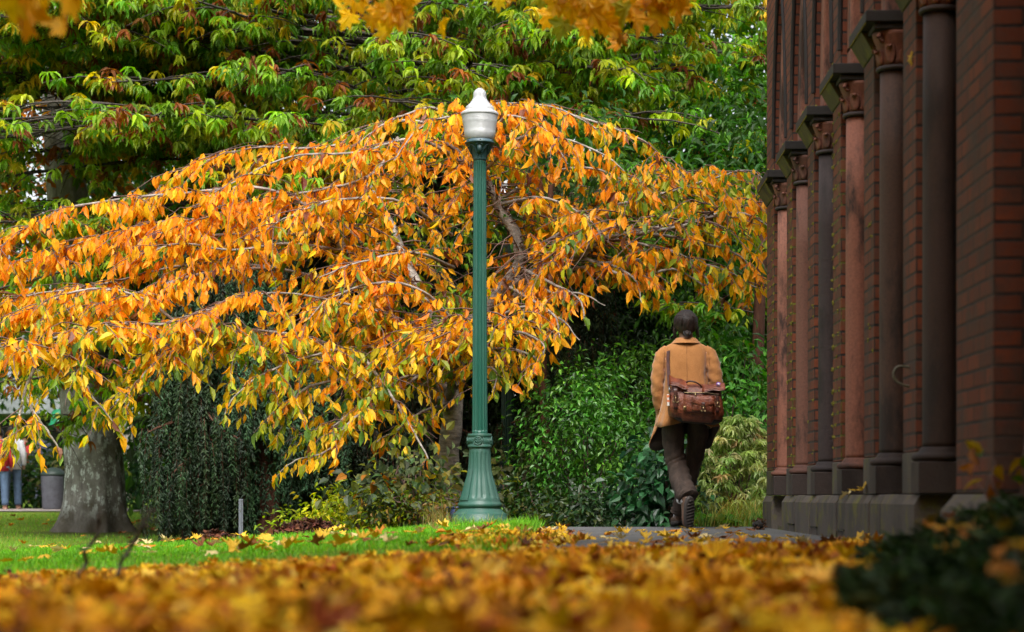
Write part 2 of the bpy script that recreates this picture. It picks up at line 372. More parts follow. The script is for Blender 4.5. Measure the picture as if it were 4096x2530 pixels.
# colonettes
pink=(.27,.10,.062); dark=(.046,.030,.029); tone=[(.34,.135,.088),(.18,.075,.050),dark,pink,(.080,.042,.029),(.050,.028,.021)]  # near columns toned darker to carry the shade at that end
XC=PX+.093
def cap_r(r,z,t):
    f=(z-2.50)/.165
    lobe=abs(math.sin(4*t))**.6
    return r*(1-.16*(1-lobe)*(1-abs(f-.5)*1.2))
for i,y in enumerate(colY):
    a=Acc(); lathe(a,[(.080,.475),(.080,.5),(.079,1.2),(.0775,2.0),(.075,2.46)],(XC,y,0),28)
    col=part(a,'column',stone,smooth=True,color=tone[i])
    if i in (2,): col['label']='dark purplish column shaft'
    if i in (0,): col['label']='pale pink column shaft'
    a=Acc(); lathe(a,[(.118,.412),(.128,.42),(.130,.432),(.122,.444),(.103,.450),(.100,.456),(.092,.464),(.086,.476),(.079,.478)],(XC,y,0),28)
    part(a,'base',stone,col,smooth=True,color=tuple(x*.55 for x in tone[i]))
    a=Acc(); box(a,(XC-.118,y-.118,.2625),(XC+.3,y+.088,.410)); part(a,'base_block',stone,col,bevel=.005,color=(.05,.035,.03))
    # foliate capital: bell, eight curled leaves, corner volutes, necking ring
    a=Acc()
    lathe(a,[(.078,2.49),(.080,2.52),(.084,2.56),(.094,2.60),(.112,2.645),(.118,2.664)],(XC,y,0),24)
    for k in range(8):
        t=k*math.pi/4+math.pi/8; u=np.array([math.cos(t),math.sin(t),0]); w=np.array([-math.sin(t),math.cos(t),0])
        hgt=.11 if k%2 else .085
        rings=[]
        for s in np.linspace(0,1,9):
            ang=s*2.6
            out=.082+.014*s+.030*max(0,s-.55)*2.2*math.sin(min(ang,3)); zz=2.495+hgt*min(s*1.15,1.0)-(.03*max(0,s-.75)*4)
            wd=.030*math.sin(math.pi*min(.15+s*.75,.92)); rings.append((np.array([XC,y,zz])+u*out,w*wd,u*.011))
        loft(a,rings,8)
    for k in range(4):
        t=k*math.pi/2+math.pi/4; u=np.array([math.cos(t),math.sin(t),0])
        sp=[np.array([XC,y,2.625])+u*(.118+.026*(1-s*.75)*math.cos(s*9))+np.array([0,0,.026*(1-s*.75)*math.sin(s*9)]) for s in np.linspace(0,1,22)]
        tube(a,sp,np.linspace(.011,.006,22),6)
    part(a,'capital',stone,col,smooth=True,color=tuple(.75*x for x in (pink if i in(2,4,5) else tone[i])))
    a=Acc(); th=np.linspace(0,2*math.pi,29)
    tube(a,[(XC+.084*math.cos(t),y+.084*math.sin(t),2.478) for t in th],.0135,8); part(a,'necking_ring',stone,col,smooth=True,color=(.05,.035,.034))
# imposts: slab with a splayed mossy underside
impd=stone_mat('impost_shade_stone',False,(.020,.016,.014),(.010,.008,.007),.7)  # shade of the slab's near face put into a near-black stone colour
impm=stone_mat('mossy_splay',False,(.085,.075,.035),(.03,.028,.02),.8,True)
for i,y in enumerate(NEAR):
    far=(y+PW) if i else 16.05
    a=Acc(); y0,y1=y-.235,far+.035
    box(a,(PX-.078,y0,2.700),(PX+.4,y1,ZI))
    o=part(a,'impost',impd,bevel=.006)
    a=Acc(); prism(a,[(PX+.3,2.588),(PX-.004,2.588),(PX-.070,2.6975),(PX+.3,2.6975)],y-.012,far+.02); part(a,'splay',impm,o,bevel=.004)
    a=Acc(); box(a,(XC-.125,y0+.02,2.6675),(PX+.35,y-.014,2.6975)); part(a,'bed_moulding',impd,o,bevel=.006)
    a=Acc()
    for k in range(18):
        t=(y0+.02)+(y1-y0-.04)*(k+.5)/18; tube(a,[(PX-.072,t,2.698),(PX-.078,t,2.6985)],.006,5,cap=True)
    # rough mossy edge along the top
    for k in range(26):
        t=rng.uniform(y0,y1); r=rng.uniform(.004,.012); lathe(a,[(r,-.002),(r*.8,r*.5),(.001,r*.8)],(PX-.07+rng.uniform(0,.06),t,ZI),6)
    m_=part(a,'moss',mossm,o); m_['kind']='stuff'
# pointed arches above: brick spandrels, stone orders stepping back, dark window
def arch_z(s,rise): # s in 0..1 across the opening -> height of a lancet arch
    d=abs(s-.5)*2; R=5.4
    return rise*math.sqrt(max(0,R*R-(R-1+d)**2))/math.sqrt(2*R-1)
def ring(a,y0,y1,w,x0,x1,rise,z0,top=None,n=22):
    """arch ring of face width w between depth x0 and x1; or with top: spandrel up to that height"""
    S=[.5-.5*math.cos(math.pi*k/n) for k in range(n+1)]
    inn=[(y0+(y1-y0)*s,z0+arch_z(s,rise)) for s in S]
    yo0,yo1=y0-w,y1+w; out=[(yo0+(yo1-yo0)*s,z0+arch_z(s,rise+w*1.6)) for s in S] if top is None else [(yy,top) for yy,_ in inn]
    vs=[]
    for (yi,zi),(yo,zo) in zip(inn,out): vs+= [(x0,yi,zi),(x0,yo,zo),(x1,yi,zi),(x1,yo,zo)]
    q=[]
    for k in range(n):
        b=4*k; q+=[(b,b+1,b+5,b+4),(b+2,b+6,b+7,b+3),(b,b+4,b+6,b+2),(b+1,b+3,b+7,b+5)]
    a.add(vs,q=q)
glass=new_mat('dark_glass'); glass[2].inputs['Base Color'].default_value=(.004,.004,.005,1); glass[2].inputs['Roughness'].default_value=.25; glass=glass[0]
gaps=[(NEAR[i+1]+PW,NEAR[i]) for i in range(5)]+[(8.29,NEAR[5])]
for i,(ya,yb) in enumerate(gaps):
    rise=1.42
    a=Acc(); ring(a,ya,yb,0,PX,PX+.16,rise,2.88,top=6.8)
    part(a,'spandrel',brickw)
    a=Acc(); ring(a,ya+.15,yb-.15,.149,PX+.035,PX+.16,rise-.24,ZI+.10)
    box(a,(PX+.035,ya+.001,ZI+.003),(PX+.16,ya+.15,ZI+.14)); box(a,(PX+.035,yb-.15,ZI+.003),(PX+.16,yb-.001,ZI+.14))
    part(a,'arch',stone,bevel=.018,color=(.27,.105,.068))
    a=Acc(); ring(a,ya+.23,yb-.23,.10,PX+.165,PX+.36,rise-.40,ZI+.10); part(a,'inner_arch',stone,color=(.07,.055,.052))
    S=Acc(); pts=[(PX-.006,ya+(yb-ya)*s,2.88+arch_z(s,rise)+.006) for s in [.5-.5*math.cos(math.pi*k/22) for k in range(23)]]
    tube(S,pts,.016,6); part(S,'hood_mould',stone,smooth=True,color=(.018,.014,.013))
    w=Acc(); box(w,(PX+.50,ya,.3),(PX+.56,yb,4.6)); wo=part(w,'window',glass)
    f=Acc(); box(f,(PX+.44,ya+.2,.45),(PX+.499,ya+.25,3.9)); box(f,(PX+.44,yb-.25,.45),(PX+.499,yb-.2,3.9)); box(f,(PX+.45,ya+.25,1.5),(PX+.497,yb-.25,1.55))
    part(f,'window_frame',plain('dark_wood',(.05,.03,.022),.6),wo)
# spandrel strips over the piers, core and roof
a=Acc()
for i,y in enumerate(NEAR): box(a,(PX,y,2.903),(PX+.3,(y+PW) if i else 16.05,6.8))
part(a,'upper_wall',brickw)
a=Acc(); box(a,(PX+.56,8.35,-.1),(PX+8,16.04,6.8)); box(a,(PX+1.35,-9,-.1),(PX+8,8.34,6.8)); part(a,'core_wall',brickw)
a=Acc(); prism(a,[(PX-.35,6.8),(PX+8.4,6.8),(PX+4,10.5)],-9.2,16.3); part(a,'roof',plain('slate',(.06,.06,.065),.7))
a=Acc(); box(a,(-4.2,-4.5,-.6),(PX-.052,-1.8,4.3)); part(a,'blocker_wing_wall',brickw)  # unseen wing and its roof, added to block sky light along the facade
a=Acc(); prism(a,[(-4.5,4.3),(PX+.4,4.3),(-1.2,5.7)],-4.8,-1.5); part(a,'blocker_wing_roof',plain('slate_wing',(.06,.06,.065),.7))
# plinth stones with chamfered top, small joints between
cuts=[14.61]; 
for i in range(1,5): cuts+= [NEAR[i]-.06, NEAR[i]-.42+.02, NEAR[i+1]+PW+.03]
cuts+=[NEAR[5]-.16]
XP=1.597
a=Acc()
for k,(u,w) in enumerate(zip(cuts[:-1],cuts[1:])):
    pr=rng.uniform(-.004,.004)+(.0 if k%3 else -.006)
    prism(a,[(XP+pr,-.08),(PX+.8,-.08),(PX+.8,.260+pr*.3),(PX-.008,.260+pr*.3),(XP+pr,.213)],w+.002,u-.002)
part(a,'plinth',gstone,bevel=.005)
a=Acc(); prism(a,[(XP,-.08),(PX+.8,-.08),(PX+.8,.259),(PX-.008,.259),(XP,.213)],15.385,16.07); part(a,'corner_plinth',gstone,bevel=.006)
# slots let into the plinth face
a=Acc()
for i in (1,2,3):
    y=NEAR[i]-.24; box(a,(XP-.0085,y-.17,.054),(XP+.02,y+.17,.061)); 
part(a,'vent_slot',glass)
a=Acc(); box(a,(XP+.05,14.62,-.08),(PX+.9,15.38,.03)); part(a,'recess_step',gstone)
# pale bent bracket on the fifth pilaster
pts=smooth([(PX+.01,9.42,.86),(PX-.05,9.42,.865),(PX-.075,9.42,.83),(PX-.06,9.42,.795),(PX-.02,9.42,.775),(PX+.01,9.42,.77)],None,5)[0]
a=Acc(); tube(a,pts,.006,8,cap=True); o=a.build('bracket',plain('pale_metal',(.10,.095,.06),.5),smooth=True)
tag(o,'pale bent metal loop bracket fixed to the brick pilaster','bracket')
# ---------------------------------------------------------------- lamp posts
def paint(name,c,dirt=.5):
    m,nt,p,out=new_mat(name); v=coords(nt)
    n1=noise(nt,v,9,5,.7,(1,1,.12)); n2=noise(nt,v,90,3,.7)
    cc=mix(nt,math_n(nt,'MULTIPLY',ramp(nt,n1,.42,.68),dirt),c,tuple(.75*x+.035 for x in c)); cc=mix(nt,math_n(nt,'MULTIPLY',ramp(nt,n2,.55,.8),.3),cc,tuple(x*.4 for x in c))
    L(nt,cc,p.inputs['Base Color']); p.inputs['Roughness'].default_value=.5; p.inputs['Specular IOR Level'].default_value=.4
    bump(nt,n2,p,.25,.003); return m
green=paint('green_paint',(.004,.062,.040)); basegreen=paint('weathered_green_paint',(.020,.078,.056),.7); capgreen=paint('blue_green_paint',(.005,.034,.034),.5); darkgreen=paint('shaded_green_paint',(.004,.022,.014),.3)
# frosted, finely ribbed globe
m,nt,p,out=new_mat('ribbed_globe'); v=coords(nt); s=N(nt,'ShaderNodeSeparateXYZ'); L(nt,v,s.inputs[0])
at2=math_n(nt,'ARCTAN2',s.outputs[1],s.outputs[0]); r1=math_n(nt,'SINE',math_n(nt,'MULTIPLY',at2,110)); r2=math_n(nt,'SINE',math_n(nt,'MULTIPLY',s.outputs[2],1500))
hh=math_n(nt,'ADD',r1,r2)
p.inputs['Base Color'].default_value=(.80,.81,.82,1); p.inputs['Roughness'].default_value=.22; p.inputs['Transmission Weight'].default_value=.5; p.inputs['IOR'].default_value=1.45
n1=noise(nt,v,5,4,.6,(1,1,.3)); L(nt,mix(nt,ramp(nt,n1,.4,.7),(.68,.69,.70),(.86,.87,.88)),p.inputs['Base Color'])
bump(nt,hh,p,.35,.004)
globem=m
def lamp(name,loc,label,mats,detail=True,group=None):
    T=empty(name,loc,label,'lamp post',group)
    Gm,Bm,Cm=mats
    def pt(a,nm,mt,par=T,smooth=True,bevel=0): return a.build(nm,mt,par,smooth,bevel)
    nf=14
    def flut(r,z,t):
        k=.5+.5*math.cos(nf*t); return r-.010*(1-k)**.7*(1 if .83<z<3.19 else 0)
    a=Acc(); lathe(a,[(.068,.79),(.068,.829),(.068,.831)]+[(.068-.012*(z-.83)/2.36,z) for z in np.linspace(.84,3.18,14)]+[(.056,3.191),(.057,3.23)],n=nf*8,fn=flut); pt(a,'pole',Gm)
    def belf(r,z,t):
        e=min(1,max(0,(z-.235)/.02),max(0,(.645-z)/.02))
        k=max(0,math.cos(14*t)-.15)/.85
        return r-.0085*min(1,k*1.6)*e*(r/.12)**.6
    prof=[(.094,.682),(.092,.676),(.0935,.67),(.095,.648),(.096,.638),(.0965,.628),(.099,.56),(.104,.493),(.117,.43),(.134,.377),(.150,.32),(.164,.275),(.170,.255),(.174,.245),(.176,.236),(.179,.222),(.182,.203),(.188,.198),(.194,.188),(.195,.178),(.191,.165),(.180,.157),(.178,.150),(.186,.144),(.194,.138),(.205,.122),(.222,.110),(.234,.104),(.237,.100),(.238,.074),(.244,.070),(.245,.0),(.245,-.12)]
    a=Acc(); lathe(a,prof[::-1],n=14*8,fn=belf); base=pt(a,'base',Bm)
    if detail:
        # access door: a raised curved plate on the viewer's left of the flare
        a=Acc(); P=[q for q in prof if .205<q[1]<.50]; th=np.radians(np.linspace(203,238,7)); 
        vs=[];
        for off in (.0,.008):
            for r,z in P:
                for t in th: vs.append(((r+off)*math.cos(t),(r+off)*math.sin(t),z))
        nr=len(P); nn=len(th); g=grid_faces(nn,nr,False); k=nr*nn
        edge=[]
        for j in range(nn-1): edge+=[(j,j+1,k+j+1,k+j),((nr-1)*nn+j,k+(nr-1)*nn+j,k+(nr-1)*nn+j+1,(nr-1)*nn+j+1)]
        for i in range(nr-1): edge+=[(i*nn,k+i*nn,k+(i+1)*nn,(i+1)*nn),(i*nn+nn-1,(i+1)*nn+nn-1,k+(i+1)*nn+nn-1,k+i*nn+nn-1)]
        a.add(vs,q=np.concatenate([g[:,::-1],g+k,np.array(edge)])); pt(a,'access_door',Bm,base,False)
    # band with rope bars and rosettes
    a=Acc(); lathe(a,[(.094,.682),(.104,.684),(.106,.690),(.106,.706),(.101,.710),(.101,.775),(.106,.779),(.106,.800),(.103,.805),(.069,.806)],n=48); band=pt(a,'band',Bm)
    if detail:
        for k in range(4):
            t=math.radians(-97+90*k); u=np.array([math.cos(t),math.sin(t),0]); w=np.array([-u[1],u[0],0]); c=u*.106+np.array([0,0,.7425])
            a=Acc(); rp=[c+.034*(1+.07*math.cos(8*q))*(math.cos(q)*w+math.sin(q)*np.array([0,0,1.])) for q in np.linspace(0,2*math.pi,33)]
            tube(a,rp,.006,6)
            for q in np.arange(8)*math.pi/4:
                d=math.cos(q)*w+math.sin(q)*np.array([0,0,1.]); tube(a,[c+d*.006,c+d*.016,c+d*.030],[.0035,.006,.003],6,cap=True)
            tube(a,[c-u*.006,c+u*.007],.008,8,cap=True); tube(a,[c-u*.012,c-u*.003],.034,16,cap=True)
            pt(a,'rosette',Bm,band)
        a=Acc()
        for k in range(44):
            t=2*math.pi*k/44; ang=(math.degrees(t)+97)%90
            if min(ang,90-ang)<21: continue
            p0=[(.102*math.cos(t+s*.09),.102*math.sin(t+s*.09),.7425+s*.028) for s in (-1,0,1)]
            tube(a,p0,[.004,.0055,.004],5,cap=True)
        th_=np.linspace(0,2*math.pi,49); tube(a,[(.1015*math.cos(t),.1015*math.sin(t),.7425) for t in th_],.002,4)
        pt(a,'rope_moulding',Bm,band)
    # capital under the globe
    a=Acc(); lathe(a,[(.057,3.20),(.0585,3.222),(.062,3.245),(.074,3.274),(.082,3.295),(.096,3.318),(.110,3.338),(.119,3.348),(.122,3.351),(.131,3.353),(.133,3.358),(.131,3.364),(.121,3.367)],n=40); cp=pt(a,'capital',Cm)
    if detail:
        a=Acc()
        def rz(z): return np.interp(z,[3.2,3.222,3.245,3.274,3.318,3.338,3.35],[.057,.0585,.062,.074,.096,.110,.12])
        for k in range(4):
            t0=math.radians(-90+90*k)
            for sg in (-1,1):
                for dz,sp in ((0,.62),(-.018,.50),(-.036,.38),(-.054,.26)):
                    q=[]
                    for s in np.linspace(0,1,6):
                        z=3.276+dz*.55+.062*math.sin(s*1.5)+dz*.35; t=t0+sg*(.20+s*sp); q.append((rz(z)+.003)*np.array([math.cos(t),math.sin(t),0])+np.array([0,0,z]))
                    tube(a,q,np.linspace(.003,.0055,6),5,cap=True)
            c=(rz(3.292)+.004); u=np.array([math.cos(t0),math.sin(t0),0]); w=np.array([-u[1],u[0],0])
            b=[(-.017,3.262),(.017,3.262),(.019,3.325),(-.019,3.325)]
            v8=[u*(rz(z)-.004)+w*x+np.array([0,0,z]) for x,z in b]+[u*(rz(z)+.009)+w*x+np.array([0,0,z]) for x,z in b]
            a.add(v8,q=[(0,3,2,1),(4,5,6,7),(0,1,5,4),(1,2,6,5),(2,3,7,6),(3,0,4,7)])
            tube(a,[u*(rz(3.333)+.006)+w*x+np.array([0,0,3.335+.012*math.cos(x*70)]) for x in np.linspace(-.03,.03,7)],.0055,5,cap=True)
        pt(a,'acanthus_relief',Cm,cp)
        a=Acc()
        for k in range(6):
            t=math.radians(-85+60*k); u=np.array([math.cos(t),math.sin(t),0]); tube(a,[u*.112+np.array([0,0,3.374]),u*.124+np.array([0,0,3.374])],.005,6,cap=True)
        pt(a,'set_screw',Cm,cp)
    a=Acc(); lathe(a,[(.121,3.3665),(.119,3.368),(.119,3.382),(.116,3.385)],n=40); pt(a,'collar',paint('collar_paint',(.045,.085,.105),.4))
    gp=[(.113,3.386),(.124,3.402),(.134,3.425),(.139,3.45),(.1395,3.47),(.144,3.50),(.147,3.52),(.1525,3.545),(.154,3.56),(.158,3.588),(.161,3.600),(.1655,3.604),(.167,3.610),(.166,3.617),(.163,3.626),(.150,3.636),(.134,3.642),(.128,3.648),(.127,3.660),(.124,3.672),(.116,3.682),(.104,3.692),(.090,3.706),(.074,3.728),(.062,3.748),(.0575,3.765),(.0575,3.785),(.054,3.803),(.045,3.820),(.032,3.832),(.022,3.836),(.022,3.842),(.0,3.842)]
    P2,_=smooth(np.array([(r,0,z) for r,z in gp]),None,3)
    a=Acc(); lathe(a,[(max(r,.0005),z) for r,_,z in P2],n=64,cap=False); g=pt(a,'globe',globem)
    so=g.modifiers.new('wall','SOLIDIFY'); so.thickness=.006; so.offset=-1
    a=Acc(); lathe(a,[(.03,3.384),(.03,3.47),(.045,3.49),(.05,3.56),(.03,3.64),(.012,3.66)],n=20); pt(a,'lamp_bulb',plain('white_ceramic',(.75,.75,.72),.4,bmp=0),g)
    return T
LX,LY=(1147-CX)*17.5/F,17.5
lamp('lamp_post',(LX,LY,0),'green fluted lamp post with frosted acorn globe standing on the lawn edge',(green,basegreen,capgreen))
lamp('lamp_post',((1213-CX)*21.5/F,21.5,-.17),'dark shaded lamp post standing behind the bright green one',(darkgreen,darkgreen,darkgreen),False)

# ---------------------------------------------------------------- the walking person
PXP,PYP=(1640-CX)*15.5/F,15.5
per=empty('person',(PXP,PYP,.006),'person walking away in a camel coat and dark trousers with tied dark hair','person')
skin=plain('skin',(.50,.27,.19),.5,var=.06,scale=20,bmp=.1)
body=Acc()
def cyl(pts,rad,n=14,flat=1,fn=None): limb(body,pts,rad,n,flat,fn)
loft(body,[((0,.02,.88),(.15,0,0),(0,.10,0)),((0,.01,1.0),(.14,0,0),(0,.095,0)),((0,0,1.12),(.13,0,0),(0,.09,0)),((0,0,1.3),(.155,0,0),(0,.10,0)),((0,-.005,1.39),(.16,0,0),(0,.085,0)),((0,0,1.43),(.10,0,0),(0,.07,0)),((0,.01,1.46),(.058,0,0),(0,.058,0)),((0,.02,1.53),(.052,0,0),(0,.055,0)),((0,.035,1.56),(.055,0,0),(0,.07,0)),
    ((0,.035,1.60),(.070,0,0),(0,.090,0)),((0,.035,1.64),(.073,0,0),(0,.093,0)),((0,.03,1.675),(.055,0,0),(0,.07,0)),((0,.03,1.69),(.02,0,0),(0,.03,0))],20)
# face on the far side: nose, brow, chin, lips; ears
loft(body,[((0,.10,1.612),(.008,0,0),(0,.01,0)),((0,.125,1.585),(.013,0,0),(0,.018,0)),((0,.118,1.572),(.012,0,0),(0,.012,0))],10)
loft(body,[((0,.09,1.525),(.02,0,0),(0,.02,0)),((0,.105,1.54),(.03,0,0),(0,.02,0)),((0,.112,1.553),(.022,0,0),(0,.014,0)),((0,.10,1.565),(.03,0,0),(0,.02,0))],10)
for sx in (-1,1):
    loft(body,[((sx*.074,.03,1.562),(.008,0,0),(0,.010,0)),((sx*.081,.024,1.582),(.008,0,0),(0,.016,0)),((sx*.085,.018,1.605),(.008,0,0),(0,.020,0)),((sx*.080,.02,1.622),(.006,0,0),(0,.012,0))],10)
# arms and hands with fingers (hands rest in front of the hips)
def hand(w,d,side,curl):
    """w wrist, d direction of the palm; side = unit vector across the palm towards the thumb"""
    w=np.asarray(w,float); d=nrm(d); s=nrm(np.asarray(side,float)-np.dot(side,d)*d); nn=np.cross(d,s)
    loft(body,[(w-d*.01,s*.024,nn*.018),(w+d*.03,s*.036,nn*.016),(w+d*.075,s*.041,nn*.014),(w+d*.09,s*.034,nn*.010)],12)
    for k,(off,l) in enumerate(((.030,.070),(.010,.078),(-.011,.072),(-.031,.056))):
        b=w+d*.078+s*off; e=[b]
        for j in range(3):
            an=curl*(j+1); e.append(e[-1]+(d*math.cos(an)+nn*math.sin(an))*l*(.42,.33,.25)[j])
        limb(body,e,[.0095,.009,.0085,.007],8)
    b=w+d*.02+s*.030; limb(body,[b,b+d*.03+s*.022+nn*.008,b+d*.055+s*.028+nn*.018,b+d*.075+s*.026+nn*.028],[.014,.012,.010,.008],8)
cyl([(-.16,-.01,1.37),(-.215,-.02,1.18),(-.225,.0,1.10)],[.05,.042,.036]); cyl([(-.225,.0,1.10),(-.22,.07,.99),(-.205,.13,.89)],[.036,.032,.022])
hand((-.205,.13,.89),(.1,.45,-1),(.8,.5,.2),.5)
cyl([(.16,-.01,1.37),(.235,-.03,1.2),(.245,-.01,1.12)],[.05,.042,.036]); cyl([(.245,-.01,1.12),(.20,.11,1.06),(.13,.19,1.02)],[.036,.032,.022])
hand((.13,.19,1.02),(-.8,.35,-.2),(-.1,.2,1),.6)
# legs under the trousers, ankles
cyl([(-.08,0,.9),(-.09,.01,.78),(-.070,.03,.50),(.0,-.18,.235)],[.066,.062,.048,.036]); cyl([(.08,.01,.9),(.095,.05,.78),(.055,.175,.50),(-.035,.345,.11)],[.066,.062,.046,.036])
bo=body.build('body',skin,per,True); rm=bo.modifiers.new('one_skin','REMESH'); rm.mode='VOXEL'; rm.voxel_size=.006; rm.use_smooth_shade=True
# hair, tied low
hm,nt,p,out=new_mat('dark_hair'); v=coords(nt); n1=noise(nt,v,16,4,.6,(8,8,.7))
L(nt,mix(nt,ramp(nt,n1,.35,.7),(.005,.003,.0025),(.028,.014,.009)),p.inputs['Base Color']); p.inputs['Roughness'].default_value=.42; p.inputs['Specular IOR Level'].default_value=.35; bump(nt,n1,p,.8,.01)
a=Acc()
loft(a,[((0,-.040,1.497),(.020,0,0),(0,.015,0)),((0,-.050,1.512),(.040,0,0),(0,.028,0)),((0,-.030,1.535),(.074,0,0),(0,.06,0)),((0,.0,1.565),(.088,0,0),(0,.095,0)),((0,.012,1.60),(.094,0,0),(0,.113,0)),((0,.018,1.635),(.091,0,0),(0,.112,0)),((0,.02,1.665),(.076,0,0),(0,.098,0)),((0,.02,1.69),(.050,0,0),(0,.066,0)),((0,.02,1.703),(.018,0,0),(0,.024,0))],40,fn=lambda k,t:1+.012*math.sin(t*9+k)+.008*math.sin(t*17))
limb(a,[(0,-.055,1.525),(.004,-.078,1.514),(.006,-.088,1.500),(.004,-.084,1.486)],[.022,.024,.021,.010],12,fn=lambda k,t:1+.06*math.sin(t*5+k*.4))
for _ in range(70):
    sx=rng.choice([-1,1],p=[.6,.4]); x=sx*rng.uniform(.070,.092); y=rng.uniform(-.02,.05); z0=rng.uniform(1.54,1.60); l=rng.uniform(.04,.11)
    tube(a,[(x,y,z0),(x+sx*.010,y-.01,z0-l*.5),(x+sx*rng.uniform(-.012,.018),y,z0-l)],[.0022,.0018,.0008],4)
for _ in range(60):
    t=rng.uniform(0,math.pi); q=[]
    for s in np.linspace(0,1,7):
        z=1.70-.16*s; r=np.interp(z,[1.54,1.565,1.60,1.635,1.665,1.70],[.075,.089,.095,.092,.077,.03]); q.append((r*math.cos(math.pi+t*(1-.15*s))*1.01,.015-r*1.2*math.sin(t*(1-.1*s)),z))
    tube(a,q,.0018,4)
a.build('hair',hm,per,True)
a=Acc(); th=np.linspace(0,2*math.pi,17); tube(a,[(.026*math.cos(t)+.003,-.086+.012*math.sin(t),1.513+.024*math.sin(t)) for t in th],.006,6); a.build('hair_tie',plain('black_elastic',(.01,.01,.01),.8),per,True)
a=Acc(); th=np.linspace(0,2*math.pi,17); tube(a,[(-.089,.02+.014*math.cos(t),1.543+.014*math.sin(t)) for t in th],.0022,6); a.build('earring',plain('gold',(.8,.55,.2),.25,1),per,True)
# coat: open shell with dark lining, sleeves, collar
wool,nt,p,out=new_mat('camel_wool'); v=coords(nt); n1=noise(nt,v,5,4,.6); n2=noise(nt,v,220,2,.7)
L(nt,mix(nt,ramp(nt,n2,.3,.7),mix(nt,ramp(nt,n1,.35,.7),(.30,.120,.034),(.37,.156,.048)),(.42,.19,.065)),p.inputs['Base Color']); p.inputs['Roughness'].default_value=.9; p.inputs['Sheen Weight'].default_value=.25; p.inputs['Specular IOR Level'].default_value=.15
n3=noise(nt,v,11,3,.5,(1,1,.55)); bb=bump(nt,math_n(nt,'ADD',math_n(nt,'MULTIPLY',n2,.06),n3),p,.6,.035)
lining=plain('dark_lining',(.025,.014,.009),.7,bmp=0)
zs=[1.462,1.448,1.43,1.412,1.385,1.34,1.28,1.2,1.12,1.04,.96,.89,.83,.78]
hw=[.064,.096,.136,.164,.178,.182,.180,.176,.175,.180,.190,.203,.218,.232]
hd=[.062,.072,.084,.092,.102,.112,.118,.122,.128,.136,.146,.156,.166,.172]
n=72; vs=[]
for k,(z,w,d) in enumerate(zip(zs,hw,hd)):
    f=k/(len(zs)-1)
    for j in range(n):
        t=2*math.pi*j/n; c,s=math.cos(t),math.sin(t)
        x=w*np.sign(c)*abs(c)**.86; y=d*np.sign(s)*abs(s)**.86
        amp=.022*max(0,f-.3)*1.5
        fold=amp*math.sin(5*t+.6)+amp*.6*math.sin(9*t+2)
        wr=.009*math.sin(z*38+3*t)*math.exp(-((z-1.15)/.13)**2)+.006*math.sin(z*70-5*t)*math.exp(-((z-1.2)/.1)**2)
        r=1+(fold+wr)/.18
        # the hem: lifted behind, long at the viewer's left front, dark shadowed panel right
        left=max(0,-c); front=max(0,s)
        zz=z
        if k>=9:
            g=(k-8)/5
            zz+= g*(-.125*sstep(.25,.9,left)*sstep(-.15,.55,s) -.105*sstep(.2,.8,max(0,c))*sstep(-.1,.6,s) -.06*front + .022*math.sin(4*t+1.2) +.028*sstep(.2,.9,-s))
        xo=-.028*max(0,f-.5)*2*left*(1.0)
        vs.append((x*r+xo, y*r-.005+.02*(1-f)+.035*max(0,f-.6)*left, zz))
a=Acc(); a.add(vs,q=grid_faces(n,len(zs))[:, ::-1])
co=a.build('coat',[wool,lining],per,True)
so=co.modifiers.new('cloth','SOLIDIFY'); so.thickness=.008; so.offset=-1; so.material_offset=1; so.material_offset_rim=0
def sleeve(pts,rad,ph):
    a=Acc(); limb(a,pts,rad,20,1.0,lambda k,t:1+.07*math.sin(k*1.25+2.0*t+ph)*min(1,k/8)+.04*math.sin(k*2.3-3*t)); return a.build('sleeve',wool,per,True)
sleeve([(-.140,-.004,1.390),(-.184,-.012,1.340),(-.208,-.018,1.25),(-.222,-.012,1.14),(-.216,.012,1.03),(-.200,.05,.935)],[.044,.056,.056,.052,.049,.044],0)
sleeve([(.140,-.004,1.390),(.186,-.016,1.340),(.212,-.034,1.24),(.228,-.036,1.15),(.222,.0,1.095),(.185,.085,1.06),(.145,.15,1.035)],[.044,.056,.058,.056,.055,.052,.046],1.5)
a=Acc(); th=np.linspace(0,2*math.pi,40); rings=[]
for z,r,y in ((1.437,.118,.0),(1.458,.098,-.002),(1.476,.082,.004),(1.483,.074,.008),(1.478,.068,.008)): rings.append(((0,y,z),(r,0,0),(0,r*.86,0)))
loft(a,rings,36,cap=False,fn=lambda k,t:1+.02*math.sin(3*t)); c_=a.build('collar',wool,per,True)
a=Acc(); tube(a,[(0,-.058,1.466),(0,-.083,1.43),(0,-.0965,1.385),(0,-.112,1.28),(.001,-.119,1.2),(.0,-.128,1.1)],.0018,4)
for sx in (-1,1): tube(a,[(sx*.176,-.03,1.405),(sx*.172,-.075,1.36),(sx*.176,-.082,1.30),(sx*.178,-.080,1.24)],.002,4)
a.build('seam',plain('seam_thread',(.20,.08,.025),.9,bmp=0),co,True)
